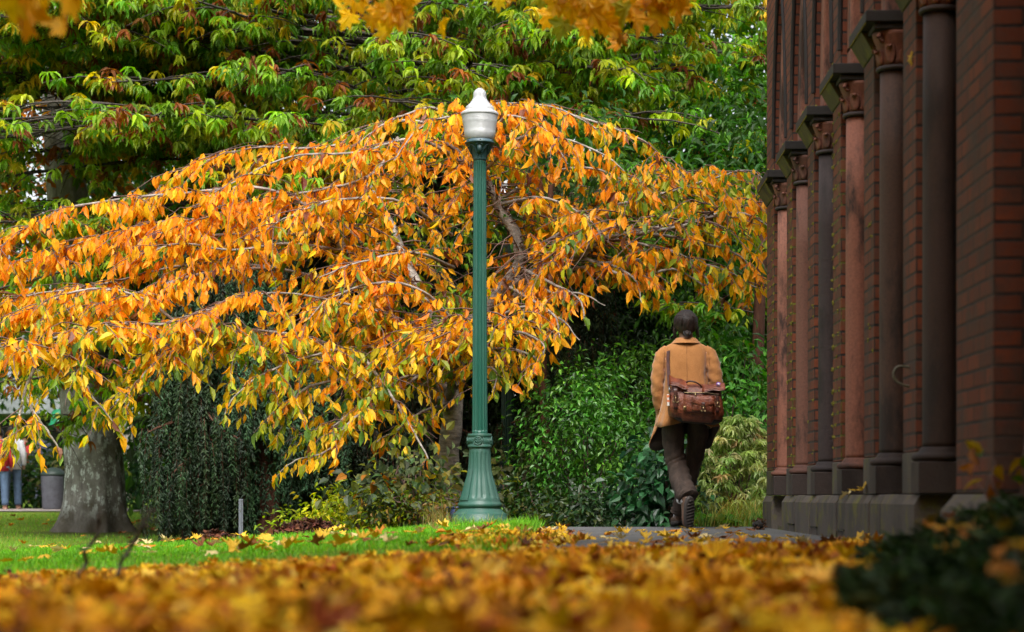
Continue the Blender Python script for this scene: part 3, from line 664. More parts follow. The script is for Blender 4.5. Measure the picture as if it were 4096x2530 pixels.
# trousers and shoes
cord=plain('brown_corduroy',(.046,.029,.021),.9,var=.45,scale=9,bmp=.6,bd=.010,scl=(2,2,.8))
a=Acc()
wr=lambda ph:(lambda k,t:1+.035*math.sin(k*.9+2*t+ph)+.07*math.sin(k*2.1-t*3+ph)*(1 if k>12 else .4))
limb(a,[(0,0,.98),(0,0,.9),(0,.01,.84)],[.155,.16,.135],22,.72)
limb(a,[(-.086,-.005,.93),(-.102,.01,.78),(-.090,.035,.60),(-.066,.03,.49),(-.040,-.06,.36),(-.004,-.165,.265),(.008,-.19,.235)],[.082,.088,.082,.080,.082,.082,.080],20,1,wr(0))
a.build('trouser_leg',cord,per,True)
a=Acc(); limb(a,[(.086,.01,.93),(.100,.05,.78),(.080,.13,.60),(.052,.18,.48),(.018,.25,.32),(-.020,.32,.17),(-.034,.345,.115)],[.080,.084,.076,.070,.068,.068,.070],20,1,wr(2))
a.build('trouser_leg',cord,per,True)
shoe=plain('brown_shoe_leather',(.15,.085,.058),.5); sole=plain('dark_rubber',(.045,.036,.032),.7); sock=plain('grey_white_sock',(.6,.6,.62),.9)
def shoe_at(heel,toe,up,name='shoe'):
    heel,toe=np.array(heel,float),np.array(toe,float); d=nrm(toe-heel); up=nrm(np.asarray(up,float)-np.dot(up,d)*d); s=np.cross(d,up); l=np.linalg.norm(toe-heel)
    a=Acc(); prof=[(-.01,.020,.03),(.03,.034,.058),(.25,.036,.060),(.45,.038,.050),(.65,.046,.036),(.85,.043,.028),(.97,.026,.018),(1.0,.012,.008)]
    loft(a,[(heel+d*l*f+up*(.022+h*.5),s*w,up*h*.62) for f,w,h in prof],16); o=a.build(name,shoe,per,True)
    a=Acc(); loft(a,[(heel+d*l*f+up*zc,s*0+d*0+nrm(d)*l*.52*sc,s*.046*sc) for f,zc,sc in ((.49,-.004,.93),(.49,.0,1.0),(.49,.020,1.02),(.49,.026,.96))],28,ex=2.6)
    for k in range(9):
        f=.1+.1*k; c=heel+d*l*f-up*.006; w=.036*math.sin(math.pi*min(.9,max(.14,f*.9+.05)))+.006
        tube(a,[c-s*w,c+s*w],.005,5,cap=True)
    a.build('sole',sole,o,True)
    a=Acc(); limb(a,[heel+d*.04+up*.05,heel+d*.045+up*.12],[.036,.038],12); a.build('sock',sock,o,True)
shoe_at((.018,-.245,.238),(.020,-.155,-.0),(-.62,.75,.25))
shoe_at((-.040,.33,.03),(-.05,.60,.02),(0,0,1))

# ---------------------------------------------------------------- shoulder bag
bag=empty('shoulder_bag',(PXP+.058,PYP-.255,.945),'worn reddish brown leather satchel hanging across the back of the camel coat','bag')
lm,nt,p,out=new_mat('worn_leather'); v=coords(nt); n1=noise(nt,v,9,6,.7); n2=noise(nt,v,40,4,.7)
L(nt,mix(nt,ramp(nt,n2,.45,.8),mix(nt,ramp(nt,n1,.3,.72),(.045,.009,.005),(.24,.052,.018)),(.26,.085,.04)),p.inputs['Base Color']); L(nt,ramp(nt,n1,.9,.1),p.inputs['Roughness']); p.inputs['Roughness'].default_value=.35
mr=N(nt,'ShaderNodeMapRange'); mr.inputs[3].default_value=.28; mr.inputs[4].default_value=.55; L(nt,n1,mr.inputs[0]); L(nt,mr.outputs[0],p.inputs['Roughness']); bump(nt,math_n(nt,'ADD',n1,n2),p,.55,.012)
dl=plain('dark_leather',(.055,.016,.010),.4,var=.4,scale=20); brass=plain('brass_hardware',(.35,.26,.13),.35,1,bmp=0); blackm=plain('black_zip',(.01,.01,.01),.6,bmp=0)
def bx(name,acc,mat,par=bag,bevel=0,smooth=True): return acc.build(name,mat,par,smooth,bevel)
def tilt(x): return -.10*x            # the bag hangs with its right end lower
a=Acc(); R=[]
for z,w,d,yc in ((-.125,.175,.085,.02),(-.11,.20,.105,.01),(-.05,.212,.115,.0),(.03,.206,.110,.0),(.10,.198,.100,.0),(.16,.190,.085,.01),(.19,.182,.060,.015),(.20,.16,.035,.02)): R.append(((0,yc,z),(w,0,0),(0,d,0)))
loft(a,R,48,ex=5,fn=lambda k,t:1+.018*math.sin(6*t+k*1.7)+.012*math.sin(11*t-k))
for i,v_ in enumerate(a.v): v_[:,2]+=tilt(v_[:,0])+.012*np.sin(v_[:,0]*16+1)*(v_[:,2]>.1); v_[:,2]-=.03*(np.abs(v_[:,0])<.12)*(v_[:,2]<-.1)
bx('bag_body',a,lm)
# hanging gusset below
a=Acc(); loft(a,[((.02,.03,-.19),(.13,0,0),(0,.06,0)),((.015,.02,-.15),(.185,0,0),(0,.09,0)),((.01,.015,-.11),(.198,0,0),(0,.10,0))],36,ex=4,fn=lambda k,t:1+.03*math.sin(5*t+k)); 
for v_ in a.v: v_[:,2]=v_[:,2]*.86+tilt(v_[:,0])
bx('gusset',a,plain('shaded_leather',(.012,.005,.004),.6))  # shade under the bag put into the leather colour
def slab(x0,x1,z0,z1,y,th=.012,bulge=.0,nx=10,nz=8,cut=None):
    """a sewn-on leather piece lying on the front face"""
    a=Acc(); vs=[]
    for off in (0,-th):
        for k in range(nz):
            for j in range(nx):
                u=j/(nx-1); w=k/(nz-1); x=x0+(x1-x0)*u; z=z0+(z1-z0)*w
                if cut: z=cut(u,w,z)
                b=bulge*(math.sin(math.pi*u)**.5)*(math.sin(math.pi*min(1,max(0,w)))**.5)
                vs.append((x,y+off-(b if off else 0),z+tilt(x)))
    g=grid_faces(nx,nz,False); k0=nx*nz; e=[]
    for j in range(nx-1): e+=[(j,j+1,k0+j+1,k0+j),((nz-1)*nx+j,k0+(nz-1)*nx+j,k0+(nz-1)*nx+j+1,(nz-1)*nx+j+1)]
    for i in range(nz-1): e+=[(i*nx,k0+i*nx,k0+(i+1)*nx,(i+1)*nx),(i*nx+nx-1,(i+1)*nx+nx-1,k0+(i+1)*nx+nx-1,k0+i*nx+nx-1)]
    a.add(vs,q=np.concatenate([g[:, ::-1],g+k0,np.array(e)])); return a
YF=-.112
bx('front_panel',slab(-.10,.135,-.075,.105,YF-.001,.010,.012),lm)
pk=bx('pocket',slab(-.035,.125,-.06,.07,YF-.016,.022,.014),lm)
bx('pocket_flap',slab(-.042,.132,.022,.078,YF-.040,.010,.006,12,8,lambda u,w,z:z-(1-w)*.03*(math.sin(math.pi*u))**1.5*1.2),lm,pk)
st=bx('pocket_strap',slab(.034,.060,-.068,.032,YF-.054,.006),dl,pk)
def buckle(x,z,y,w=.018,h=.026,par=None):
    a=Acc(); q=[(x-w,y,z-h),(x+w,y,z-h),(x+w,y,z+h),(x-w,y,z+h),(x-w,y,z-h),(x+w,y,z-h)]
    tube(a,[np.array(c)+np.array([0,0,tilt(c[0])]) for c in q],.0042,6); tube(a,[(x,y-.003,z-h+tilt(x)),(x,y-.005,z+h*.8+tilt(x))],.0035,5,cap=True); return bx('buckle',a,brass,par or bag)
buckle(.047,-.028,YF-.062,.017,.024,st)
a=Acc()
for dx in (-.012,0,.012): tube(a,[(.047+dx,YF-.050,.018+tilt(.047)),(.047+dx,YF-.055,.018+tilt(.047))],.004,6,cap=True)
bx('stud',a,brass,pk)
s1=bx('closing_strap',slab(-.175,-.145,-.05,.15,YF-.006,.009,.004),dl); buckle(-.16,.045,YF-.018,.021,.030,s1)
s2=bx('closing_strap',slab(.146,.170,-.05,.13,YF-.004,.009,.004),dl); buckle(.158,.03,YF-.016,.017,.024,s2)
a=Acc(); tube(a,[(x,YF-.006-.012*math.cos((x-.03)*9),.118+tilt(x)+.006*math.sin(x*22)) for x in np.linspace(-.10,.17,14)],.0085,6,cap=True); z_=bx('zip',a,blackm)
a=Acc(); tube(a,[(x,YF-.014-.012*math.cos((x-.03)*9),.120+tilt(x)+.006*math.sin(x*22)) for x in np.linspace(-.095,.165,14)],.0028,5); bx('zip_teeth',a,brass,z_)
a=Acc(); tube(a,[(-.012,YF-.034,.115),(-.010,YF-.040,.085)],[.006,.0085],6,cap=True); bx('zip_pull',a,brass,z_)
# side flaps folded over the top
def flap(x0,x1,zt,zb,lean):
    a=Acc(); vs=[]; nx,nk=9,10
    for th in (0,.008):
        for k in range(nk):
            f=k/(nk-1)
            for j in range(nx):
                u=j/(nx-1); x=x0+(x1-x0)*u
                ang=f*2.2; y=.05-.165*min(1,f*1.25)-.012*math.sin(math.pi*f); z=zt-(zt-zb)*max(0,f-.45)/.55+.02*math.sin(min(1,f*1.6)*math.pi)+lean*(u-.5)
                z+=.006*math.sin(u*9+f*4); vs.append((x+.01*f*(u-.5),y-th,z+th*.6))
    g=grid_faces(nx,nk,False); k0=nx*nk; e=[]
    for j in range(nx-1): e+=[(j,j+1,k0+j+1,k0+j),((nk-1)*nx+j,k0+(nk-1)*nx+j,k0+(nk-1)*nx+j+1,(nk-1)*nx+j+1)]
    for i in range(nk-1): e+=[(i*nx,k0+i*nx,k0+(i+1)*nx,(i+1)*nx),(i*nx+nx-1,(i+1)*nx+nx-1,k0+(i+1)*nx+nx-1,k0+i*nx+nx-1)]
    a.add(vs,q=np.concatenate([g,g[:, ::-1]+k0,np.array(e)])); return a
f1=bx('flap',flap(-.205,-.075,.240,.172,-.055),lm); f2=bx('flap',flap(.045,.215,.188,.135,.022),lm)
a=Acc(); pts=smooth([(-.085,-.06,.205),(-.06,-.075,.232),(-.01,-.08,.225),(.03,-.075,.195),(.045,-.065,.170)],None,5)[0]; tube(a,pts,.008,8,cap=True); bx('handle',a,dl)
a=Acc(); th=np.linspace(0,2*math.pi,13); tube(a,[(-.205+.004*math.cos(t),YF+.02+.012*math.sin(t),.155+.028*math.sin(t)) for t in th],.0045,6); tube(a,[(-.205,YF+.01,.18),(-.205,YF+.0,.12)],.006,6,cap=True); bx('clasp_hook',a,plain('steel',(.25,.25,.25),.3,1,bmp=0))
a=Acc(); box(a,(-.222,-.085,.0),(-.206,-.055,.11)); tg=bx('tag',a,plain('orange_white_tag',(.75,.70,.66),.6,bmp=0),smooth=False)
a=Acc(); box(a,(-.2245,-.087,.035),(-.2035,-.053,.055)); box(a,(-.2245,-.087,.078),(-.2035,-.053,.10)); bx('tag_band',a,plain('orange_band',(.65,.18,.06),.6,bmp=0),tg,smooth=False)
a=Acc(); box(a,(-.102,YF-.030,-.042),(-.078,YF-.018,-.008)); box(a,(-.094,YF-.034,-.034),(-.086,YF-.0305,-.014)); bx('turn_lock',a,brass,bevel=.002)
a=Acc(); tube(a,[(.165,-.108,.205),(.166,-.116,.207)],.0155,18,cap=True); bd=bx('badge',a,plain('purple_badge',(.22,.08,.45),.3,bmp=0),smooth=False)
a=Acc(); tube(a,[(.165,-.115,.205),(.1665,-.1185,.207)],.009,14,cap=True); bx('badge_face',a,plain('white_badge',(.8,.75,.7),.3,bmp=0),bd,smooth=False)
bag.scale=(1.0,1,.80)
# strap up and over the left shoulder
a=Acc(); sp=smooth([(-.205,-.06,.19),(-.205,-.01,.26),(-.204,.118,.40),(-.203,.152,.49),(-.198,.185,.542),(-.190,.25,.560),(-.15,.33,.53),(-.05,.40,.40),(.1,.41,.2)],None,5)[0]
d=nrm(np.gradient(sp,axis=0)); sd=nrm(np.cross(d,nrm(sp-np.array([-.06,.25,.2])))); 
vs=[];
for p_,s_,dd in zip(sp,sd,d):
    nn=np.cross(s_,dd)
    for ss,o in ((-1,0),(1,0),(1,1),(-1,1)): vs.append(p_+s_*.013*ss+nn*.006*(o-.5))
a.add(vs,q=grid_faces(4,len(sp))); bx('strap',a,dl,smooth=False)
# ---------------------------------------------------------------- trees
leafm=leaf_mat('autumn_leaf',.5,.5,.3,1.5); glossy=leaf_mat('glossy_leaf',.25,.42,.4); needle=leaf_mat('needle',.15,.6,.3); litter=leaf_mat('leaf_litter',.18,.6,.25); grassm=leaf_mat('grass_blade',.35,.5,.3)
UP=np.array([0,0,1.])
def bez(p0,p1,sag,n=7,wob=.04):
    s=np.linspace(0,1,n)[:,None]; p=p0+(p1-p0)*s; p[:,2]+=sag*4*(s*(1-s))[:,0]
    w=rng.normal(0,wob,(n,3)); w[0]=w[-1]=0; return p+w

# --- weeping cherry: arching boughs whose leaves hang in curtains
CB=at(1074,1232,20.5); CB[2]=float(gz(CB[0],CB[1]))-.03
cherry=empty('cherry_tree',tuple(CB),'weeping cherry with orange and yellow leaves on arching boughs behind the lamp post','tree')
barkc=bark('cherry_bark',(.12,.10,.085),(.36,.32,.28),scl=(.7,.7,2.2),scale=11); twigm=plain('twig',(.105,.058,.045),.8,var=.4,scale=30)
def P(*q): return np.array([at(*x) for x in q])
trunk=smooth(P((1074,1240,20.5),(1070,1100,20.5),(1082,1000,20.45),(1078,900,20.4),(1085,850,20.4)),[.17,.115,.105,.115,.10],5)
a=Acc(); tube(a,trunk[0],trunk[1]*(1+.05*np.sin(np.arange(len(trunk[0]))*1.7)),12); rel(a,cherry).build('trunk',barkc,cherry,True)
limbs=[([(1080,880,20.4),(1000,850,20.2),(870,690,20.0),(800,560,19.8),(700,470,19.7)],.075,.03),
 ([(1082,900,20.4),(1120,790,20.2),(1242,625,19.9),(1192,490,19.9),(1150,420,19.9),(1060,330,20.0)],.085,.028),
 ([(1085,880,20.4),(1220,690,20.0),(1380,612,19.4),(1440,566,19.3),(1600,545,19.2),(1745,508,19.1)],.075,.02),
 ([(1075,930,20.4),(900,875,19.6),(640,850,19.0),(450,795,18.6),(200,800,18.2),(0,848,18.0)],.06,.018),
 ([(1085,870,20.4),(1300,640,20.8),(1450,480,20.8),(1560,440,20.6),(1700,425,20.4)],.06,.015),
 ([(1072,980,20.4),(1015,930,20.0),(1010,870,19.9),(930,800,19.7),(800,740,19.4)],.075,.02),
 ([(1078,870,20.5),(980,640,21.5),(860,420,22.0),(700,380,22.3)],.06,.02),
 ([(1072,950,20.3),(1100,830,19.3),(1140,790,18.9),(1230,770,18.7)],.05,.015)]
limb_pts=[]
for q,r0,r1 in limbs:
    p,r=smooth(P(*q),np.linspace(r0,r1,len(q)),8); p+=np.sin(np.arange(len(p))[:,None]*np.array([1.3,.9,1.7]))*.012
    a=Acc(); tube(a,p,r,9); rel(a,cherry).build('limb',barkc,cherry,True); limb_pts.append(p)
boughs=[ # picture x, y and distance of points along each arching bough
 [(1060,300,20),(950,288,19.8),(880,310,19.7),(780,350,19.6),(600,352,19.5),(480,390,19.4),(395,440,19.3),(372,505,19.3)],
 [(1090,280,20),(1200,250,19.7),(1300,252,19.6),(1420,285,19.5),(1540,335,19.4),(1590,385,19.3),(1600,440,19.3)],
 [(1150,420,19.9),(1000,335,19.5),(860,365,19.2),(700,375,19.0),(560,440,18.9),(470,500,18.8)],
 [(700,470,19.7),(600,440,19.5),(450,455,19.2),(330,462,19),(170,485,18.8),(60,540,18.7),(0,580,18.6),(-80,640,18.6)],
 [(800,560,19.8),(600,560,19.5),(400,570,19.2),(220,600,19),(100,622,18.8),(0,655,18.7),(-100,700,18.6)],
 [(870,690,20),(640,640,19.4),(420,640,19),(250,680,18.7),(60,712,18.5),(-60,760,18.4)],
 [(640,850,19),(450,790,18.5),(300,780,18.3),(200,800,18.1),(60,838,18),(-50,870,17.9)],
 [(900,870,19.6),(700,800,19),(560,790,18.7),(430,820,18.4),(330,895,18.2),(290,990,18.1)],
 [(1000,880,19.9),(880,830,19.2),(760,840,18.8),(640,880,18.5),(560,930,18.4),(530,990,18.3)],
 [(950,330,20),(870,420,19.6),(640,470,19.2),(450,525,18.9),(330,570,18.8)],
 [(1190,480,19.9),(1350,400,19.6),(1480,425,19.4),(1540,480,19.3)],
 [(1242,625,19.9),(1330,560,19.5),(1450,500,19.4),(1560,470,19.3),(1690,430,19.2),(1800,412,19.1),(1850,470,19)],
 [(1440,566,19.3),(1600,548,19.1),(1745,510,19),(1830,545,18.9),(1870,620,18.9)],
 [(1220,690,20),(1400,640,19.4),(1560,620,19.2),(1700,640,19),(1800,690,18.9)],
 [(1110,800,19.6),(1250,735,19.1),(1340,760,18.8),(1392,815,18.7)],
 [(1140,830,19),(1230,800,18.6),(1300,830,18.4),(1285,890,18.3)],
 [(1080,860,20.3),(950,760,19.5),(800,720,19),(640,700,18.7),(500,735,18.5),(380,770,18.4)],
 [(860,840,19.2),(930,930,18.8),(1000,1050,18.6),(1040,1130,18.5)],
 [(1000,900,19.6),(905,960,19),(830,1010,18.7),(780,1070,18.6),(700,1095,18.5),(645,1140,18.5)],
 [(780,860,18.9),(690,900,18.7),(650,950,18.6),(645,1000,18.6)],
 [(300,790,18.3),(200,810,18),(212,920,17.9),(262,990,17.9),(300,1050,17.9)],
 [(100,840,18),(60,950,17.9),(45,1030,17.8),(15,1110,17.8)],
 [(62,950,17.9),(90,1000,17.8),(125,1050,17.8),(140,1090,17.8)],
 [(700,470,19.7),(560,520,19.4),(420,530,19.1),(260,560,18.9),(140,600,18.8)],
 [(820,600,19.8),(680,590,19.2),(560,610,18.9),(430,600,18.7),(320,640,18.6)],
 [(1150,420,19.9),(1250,330,19.4),(1370,340,19.2),(1470,390,19.1),(1530,470,19.1)],
 [(1192,490,19.9),(1290,470,19.3),(1400,520,19.1),(1450,580,19)],
 [(1082,560,19.9),(960,480,19.3),(820,480,19),(700,520,18.8),(600,580,18.7)],
 [(1085,640,20),(980,600,19.3),(860,620,19),(760,660,18.8)],
 [(1110,800,20),(1010,700,19.2),(900,680,18.9),(790,720,18.7),(720,790,18.6)],
 [(1240,640,19.9),(1320,700,19.2),(1390,700,18.9),(1450,730,18.8)],
 [(640,640,19.4),(500,650,18.9),(330,700,18.6),(170,740,18.4),(20,770,18.3)],
 [(450,795,18.6),(340,720,18.5),(220,700,18.4),(100,730,18.3),(-20,790,18.2)],
 [(1380,612,19.4),(1500,660,19.1),(1600,640,19),(1690,690,18.9),(1740,720,18.9)],
 [(1020,900,20.0),(960,900,19.3),(900,950,19),(860,990,18.9),(880,930,18.9)],
 [(1075,960,20.4),(1000,990,19.3),(950,1030,19),(900,1060,18.9)],
 [(1060,330,20),(1100,270,19.8),(1170,246,19.7),(1290,246,19.6),(1370,268,19.5),(1440,310,19.4)],
 [(1075,340,20),(1045,264,19.8),(980,272,19.6),(915,298,19.5),(850,350,19.4)],
 [(1150,420,19.9),(1110,310,19.5),(1060,290,19.2),(990,330,19),(940,400,18.9)],
 [(1150,420,19.9),(1190,300,19.5),(1250,290,19.3),(1310,330,19.2),(1350,400,19.1)],
 [(1240,640,19.9),(1320,680,19.2),(1385,715,18.9),(1400,775,18.8)],
 [(1220,690,19.8),(1290,730,19),(1340,770,18.7),(1350,815,18.6)],
 [(1150,830,19.2),(1230,840,18.7),(1280,860,18.5),(1292,890,18.4)],
 [(1380,612,19.6),(1470,640,19.2),(1520,670,19),(1535,720,18.9)],
 [(1440,566,19.5),(1570,590,19.1),(1660,620,19),(1720,690,18.9)],
 [(1560,560,19.4),(1680,580,19.1),(1780,620,19),(1815,700,18.9)],
 [(960,930,19.6),(860,980,18.9),(790,1030,18.7),(760,1090,18.6)],
 [(860,900,19.6),(740,930,18.9),(690,980,18.7),(660,1060,18.6)],
 [(1085,930,20.3),(1160,880,18.9),(1190,900,18.7),(1180,940,18.6)],
]
LOWX=[-200,0,140,160,320,335,420,520,560,640,650,840,850,1000,1130,1290,1300,1340,1390,1480,1530,1700,1830,2100]; LOWY=[1250,1180,1140,1080,1075,950,940,1000,1060,1150,1160,1120,1040,1170,980,950,890,840,760,700,750,760,740,740]
lv=dict(p=[],ax=[],g=[])
TW=Acc(); BG=[]
def hang(pts, n, spread, drop):
    """leaves hanging from a twig"""
    s=rng.uniform(.08,1,n)*(len(pts)-1.001); i=s.astype(int); f=(s-i)[:,None]
    p=pts[i]*(1-f)+pts[i+1]*f
    d=nrm(pts[np.minimum(i+1,len(pts)-1)]-pts[i])
    ax=nrm(-UP*drop+rng.normal(0,spread,(n,3))+d*.35)
    lv['p'].append(p+rng.normal(0,.012,(n,3))); lv['ax'].append(ax)
def okfront(p): # stay clear of the lamp post standing in front
    
    if ((np.abs(p[:,0]-LX)<.35)&(p[:,1]<18.0)).any(): return False
    return not ((HY-(p[:,2]-H)*F/p[:,1])>np.interp(CX+p[:,0]*F/p[:,1],LOWX,LOWY)-15).any()
for bi,q in enumerate(boughs):
    p,_=smooth(P(*q),None,7); n=len(p); p=p+np.cumsum(rng.normal(0,.008,(n,3)),0)*.5
    ln=np.linalg.norm(np.diff(p,axis=0),axis=1).sum()
    a=Acc(); tube(a,p,np.linspace(.019,.005,n),6); BG.append(a)
    hang(p[n//7:],int(ln*16),.30,1)
    m=int(ln*(9+5*(np.mean([k_[0] for k_ in q])<700)))
    for j in range(m):
        s=rng.uniform(.12,1)*(n-1.01); i=int(s); o=p[i]+(p[i+1]-p[i])*(s-i); d=nrm(p[i+1]-p[i])
        az=rng.uniform(0,2*math.pi); e=nrm(np.array([math.cos(az),math.sin(az)*1.0,rng.uniform(-.1,.35)])+d*rng.uniform(.3,1.0))
        if rng.random()<.45: e[1]=-abs(e[1])
        l=rng.uniform(.25,.75)*(1.0 if s<n*.8 else .6)
        u=np.linspace(0,1,6)[:,None]; t=o+e*u*l; t[:,2]-=(rng.uniform(.25,.6)*l*u**2)[:,0]; t+=rng.normal(0,.008,t.shape)
        if not okfront(t): continue
        tube(TW,t,np.linspace(.006,.002,6),4); hang(t,int(l*21*rng.uniform(.6,1.25)),.30,1)
# inner twigs that fill the dome behind the front curtains
for k in range(880):
    l_=limb_pts[rng.integers(len(limb_pts))]; o=l_[rng.integers(len(l_)//3,len(l_))]
    az=rng.uniform(0,2*math.pi); l=rng.uniform(.5,1.3); e=np.array([math.cos(az),math.sin(az),rng.uniform(0,.6)])
    u=np.linspace(0,1,7)[:,None]; t=o+e*u*l; t[:,2]-=(.6*l*u**2)[:,0]; t+=rng.normal(0,.012,t.shape)
    if not okfront(t): continue
    tube(TW,t,np.linspace(.009,.002,7),4); hang(t,int(l*14),.45,.9)
for a in BG: rel(a,cherry).build('bough',barkc,cherry,True)
rel(TW,cherry).build('twigs',twigm,cherry)['kind']='stuff'
p=np.concatenate(lv['p']); ax=np.concatenate(lv['ax']); n=len(p)
keep=~((np.abs(p[:,0]-LX)<.3)&(p[:,1]<17.95))&(p[:,2]>.05)
qx=CX+p[:,0]*F/p[:,1]; qy=HY-(p[:,2]-H)*F/p[:,1]
low=np.interp(qx,[-200,0,140,160,320,335,420,520,560,640,650,840,850,1000,1130,1290,1300,1340,1390,1480,1530,1700,1830],[1250,1180,1140,1080,1075,950,940,1000,1060,1150,1160,1120,1040,1170,980,950,890,840,760,700,750,760,740])
keep&=qy<low+rng.normal(0,22,n)
keep&=~((np.hypot((qx-np.interp(qy,[430,620],[1185,1232]))/46,np.maximum(0,np.abs(qy-540)-100)/30)<1)&(p[:,1]<19.99)&(rng.random(n)<.95))   # the pale limb shows through
keep&=~((qx>1360)&(qx<1640)&(np.abs(qy-np.interp(qx,[1360,1440,1640],[630,566,540]))<30)&(rng.random(n)<.85))
keep&=~((np.abs(qx-135)<30)&(np.abs(qy-985)<30)&(rng.random(n)<.85)); p,ax=p[keep],ax[keep]; n=len(p)
pxx=CX+p[:,0]*F/p[:,1]
cl=np.sin(p[:,0]*5.1+p[:,2]*3)*.5+np.sin(p[:,0]*2.3-p[:,2]*6.7+1)*.5+rng.normal(0,.35,n)      # sprays turn at different times
h=p[:,2]; g=.15+.28*sstep(2.4,.9,h)+.28*sstep(-.5,1.2,p[:,0])*sstep(2.0,3.0,h)+.12*sstep(19.2,20.5,p[:,1])+.10*cl-.12*sstep(-1.5,-4,p[:,0])*sstep(1.4,2,h)
u=rng.random(n); green_=u<g; 
orange=palette(n,[(.80,.29,.006),(.84,.38,.009),(.74,.22,.006),(.80,.43,.014)],[4,4,1.6,2.4],.10)
yellow=palette(n,[(.80,.52,.014),(.72,.45,.012),(.66,.48,.03)],[3,2,1],.10)
gr=palette(n,[(.17,.27,.018),(.28,.34,.014),(.44,.42,.014),(.10,.20,.03)],[3,3,2.4,1.2],.14)
brn=palette(n,[(.16,.045,.02),(.24,.10,.06)],[1,1])
yel=rng.random(n)<(.12+.5*sstep(2.6,1.2,h)+.12*cl)
c=np.where(yel[:,None],yellow,orange); c=np.where(green_[:,None],gr,c); c=np.where((rng.random(n)<.025)[:,None],brn,c)
sz=rng.uniform(.085,.165,n)*np.where(rng.random(n)<.2,.7,1); a=Acc()
leaves(a,T_OVATE,p,ax,rdir(n,.4),sz,sz*rng.uniform(.34,.47,n),c)
rel(a,cherry).build('crown',leafm,cherry)
print('cherry leaves',n,'twig verts',TW.n)

# --- whorl-leaved trees and shrubs
def whorls(a, pos, out, k, ln, ratio, cols, T=T_LANCE, droop=.8, spread=.9):
    m=len(pos); pos=np.repeat(pos,k,0); out=np.repeat(nrm(out),k,0); n=len(pos)
    az=rng.uniform(0,2*math.pi,n); r=np.stack([np.cos(az),np.sin(az),np.zeros(n)],-1)
    ax=nrm(r*spread+out*.35-UP*droop*rng.uniform(.5,1.4,n)[:,None]+rng.normal(0,.18,(n,3)))
    l=ln*rng.uniform(.7,1.2,n); c=np.repeat(cols,k,0)*(1+rng.normal(0,.13,(n,1)))
    leaves(a,T,pos+rng.normal(0,.012,(n,3)),ax,UP+rng.normal(0,.35,(n,3)),l,l*ratio*rng.uniform(.8,1.2,n),np.clip(c,.003,.9))
def in_view(p,margin=250):
    px=CX+p[:,0]*F/p[:,1]; return (px>-900)&(px<2700)
chb=bark('chestnut_bark',(.022,.018,.015),(.075,.062,.052))
CT=np.array([(1045-CX)*26.5/F,26.5,-.2])
chest=empty('chestnut_tree',tuple(CT),'large broad chestnut with drooping green and yellowing leaf whorls above the orange tree','tree')
t=np.array([CT,CT+[.02,0,1.5],CT+[.0,.05,3.5],CT+[.1,.0,6],CT+[.2,0,9]]); tp,tr=smooth(t,[.36,.24,.19,.15,.08],5)
a=Acc(); tube(a,tp,tr,12); rel(a,chest).build('trunk',chb,chest,True)
pos=[];outs=[];BR=Acc(); nb=0
def tier_branch(o,d,l,droop,r0,parent_acc,subn,zflat=.25):
    u=np.linspace(0,1,9)[:,None]; b=o+d*u*l; b[:,2]+=(.10*l*u-droop*l*u**2)[:,0]; b+=np.cumsum(rng.normal(0,.03,b.shape),0)*.6*u
    tube(parent_acc,b,np.linspace(r0,.008,9),6); ends=[]
    for _ in range(subn):
        s=rng.uniform(.2,1)**.8*7.99; i=int(s); q=b[i]+(b[i+1]-b[i])*(s-i); az=rng.uniform(0,2*math.pi)
        e=nrm(np.array([math.cos(az),math.sin(az),rng.uniform(-.15,.3)])+d*.6); l2=rng.uniform(.3,1.1)
        w=np.linspace(0,1,5)[:,None]; sb=q+e*w*l2; sb[:,2]-=(.28*l2*w**2)[:,0]; tube(parent_acc,sb,np.linspace(.012,.004,5),4)
        for f in (.35,.55,.78,1.0):
            i2=min(3,int(f*4)); pp=sb[i2]+(sb[i2+1]-sb[i2])*(f*4-i2); ends.append((pp+rng.normal(0,.05,3),e))
    return ends
ends=[]
for k in range(165):
    z=rng.uniform(1.9,8.0); az=rng.uniform(0,2*math.pi) if k%3 else rng.uniform(math.pi,2*math.pi)
    d=np.array([math.cos(az),math.sin(az),rng.uniform(-.02,.18)]); o=np.array([CT[0],CT[1],z-.3]); R=7.2*(1-((z-2.5)/9)**2*.5)*rng.uniform(.55,1.05)
    if d[1]<0: R=min(R,4.6/max(.2,-d[1]))
    if d[1]>0: R=min(R,3.5/max(.2,d[1]))
    ends+=tier_branch(o,d,R,rng.uniform(.10,.26),.038,BR,int(R*5.2))
for k in range(26):
    az=math.pi+rng.uniform(-.1,.5); z=rng.uniform(4.3,6.6); d=np.array([math.cos(az),math.sin(az),rng.uniform(-.03,.08)])
    ends+=tier_branch(np.array([CT[0],CT[1],z]),d,rng.uniform(6,8.2),rng.uniform(.10,.2),.03,BR,34)
pos=np.array([e[0] for e in ends]); outs=np.array([e[1] for e in ends])
k_=(pos[:,2]>1.0)&(pos[:,2]<7.6)&in_view(pos)&(pos[:,1]>20.9); px_=CX+pos[:,0]*F/pos[:,1]; py_=HY-(pos[:,2]-H)*F/pos[:,1]
k_&=~((px_<150)&(py_>200)&(rng.random(len(pos))<.30))          # thin where sky and the old trunk show through
k_&=~((px_>80)&(px_<185)&(py_>215)&(py_<500)&(rng.random(len(pos))<.8))
k_&=~((px_>1150)&(py_>760))
pos,outs=pos[k_],outs[k_]; m=len(pos)
nz=np.sin(pos[:,0]*1.9+pos[:,2]*2.3)+np.sin(pos[:,0]*.8-pos[:,2]*3.1+pos[:,1])+rng.normal(0,.7,m)
cols=palette(m,[(.13,.27,.020),(.20,.35,.018),(.31,.40,.018)],[4,3,2],.2)
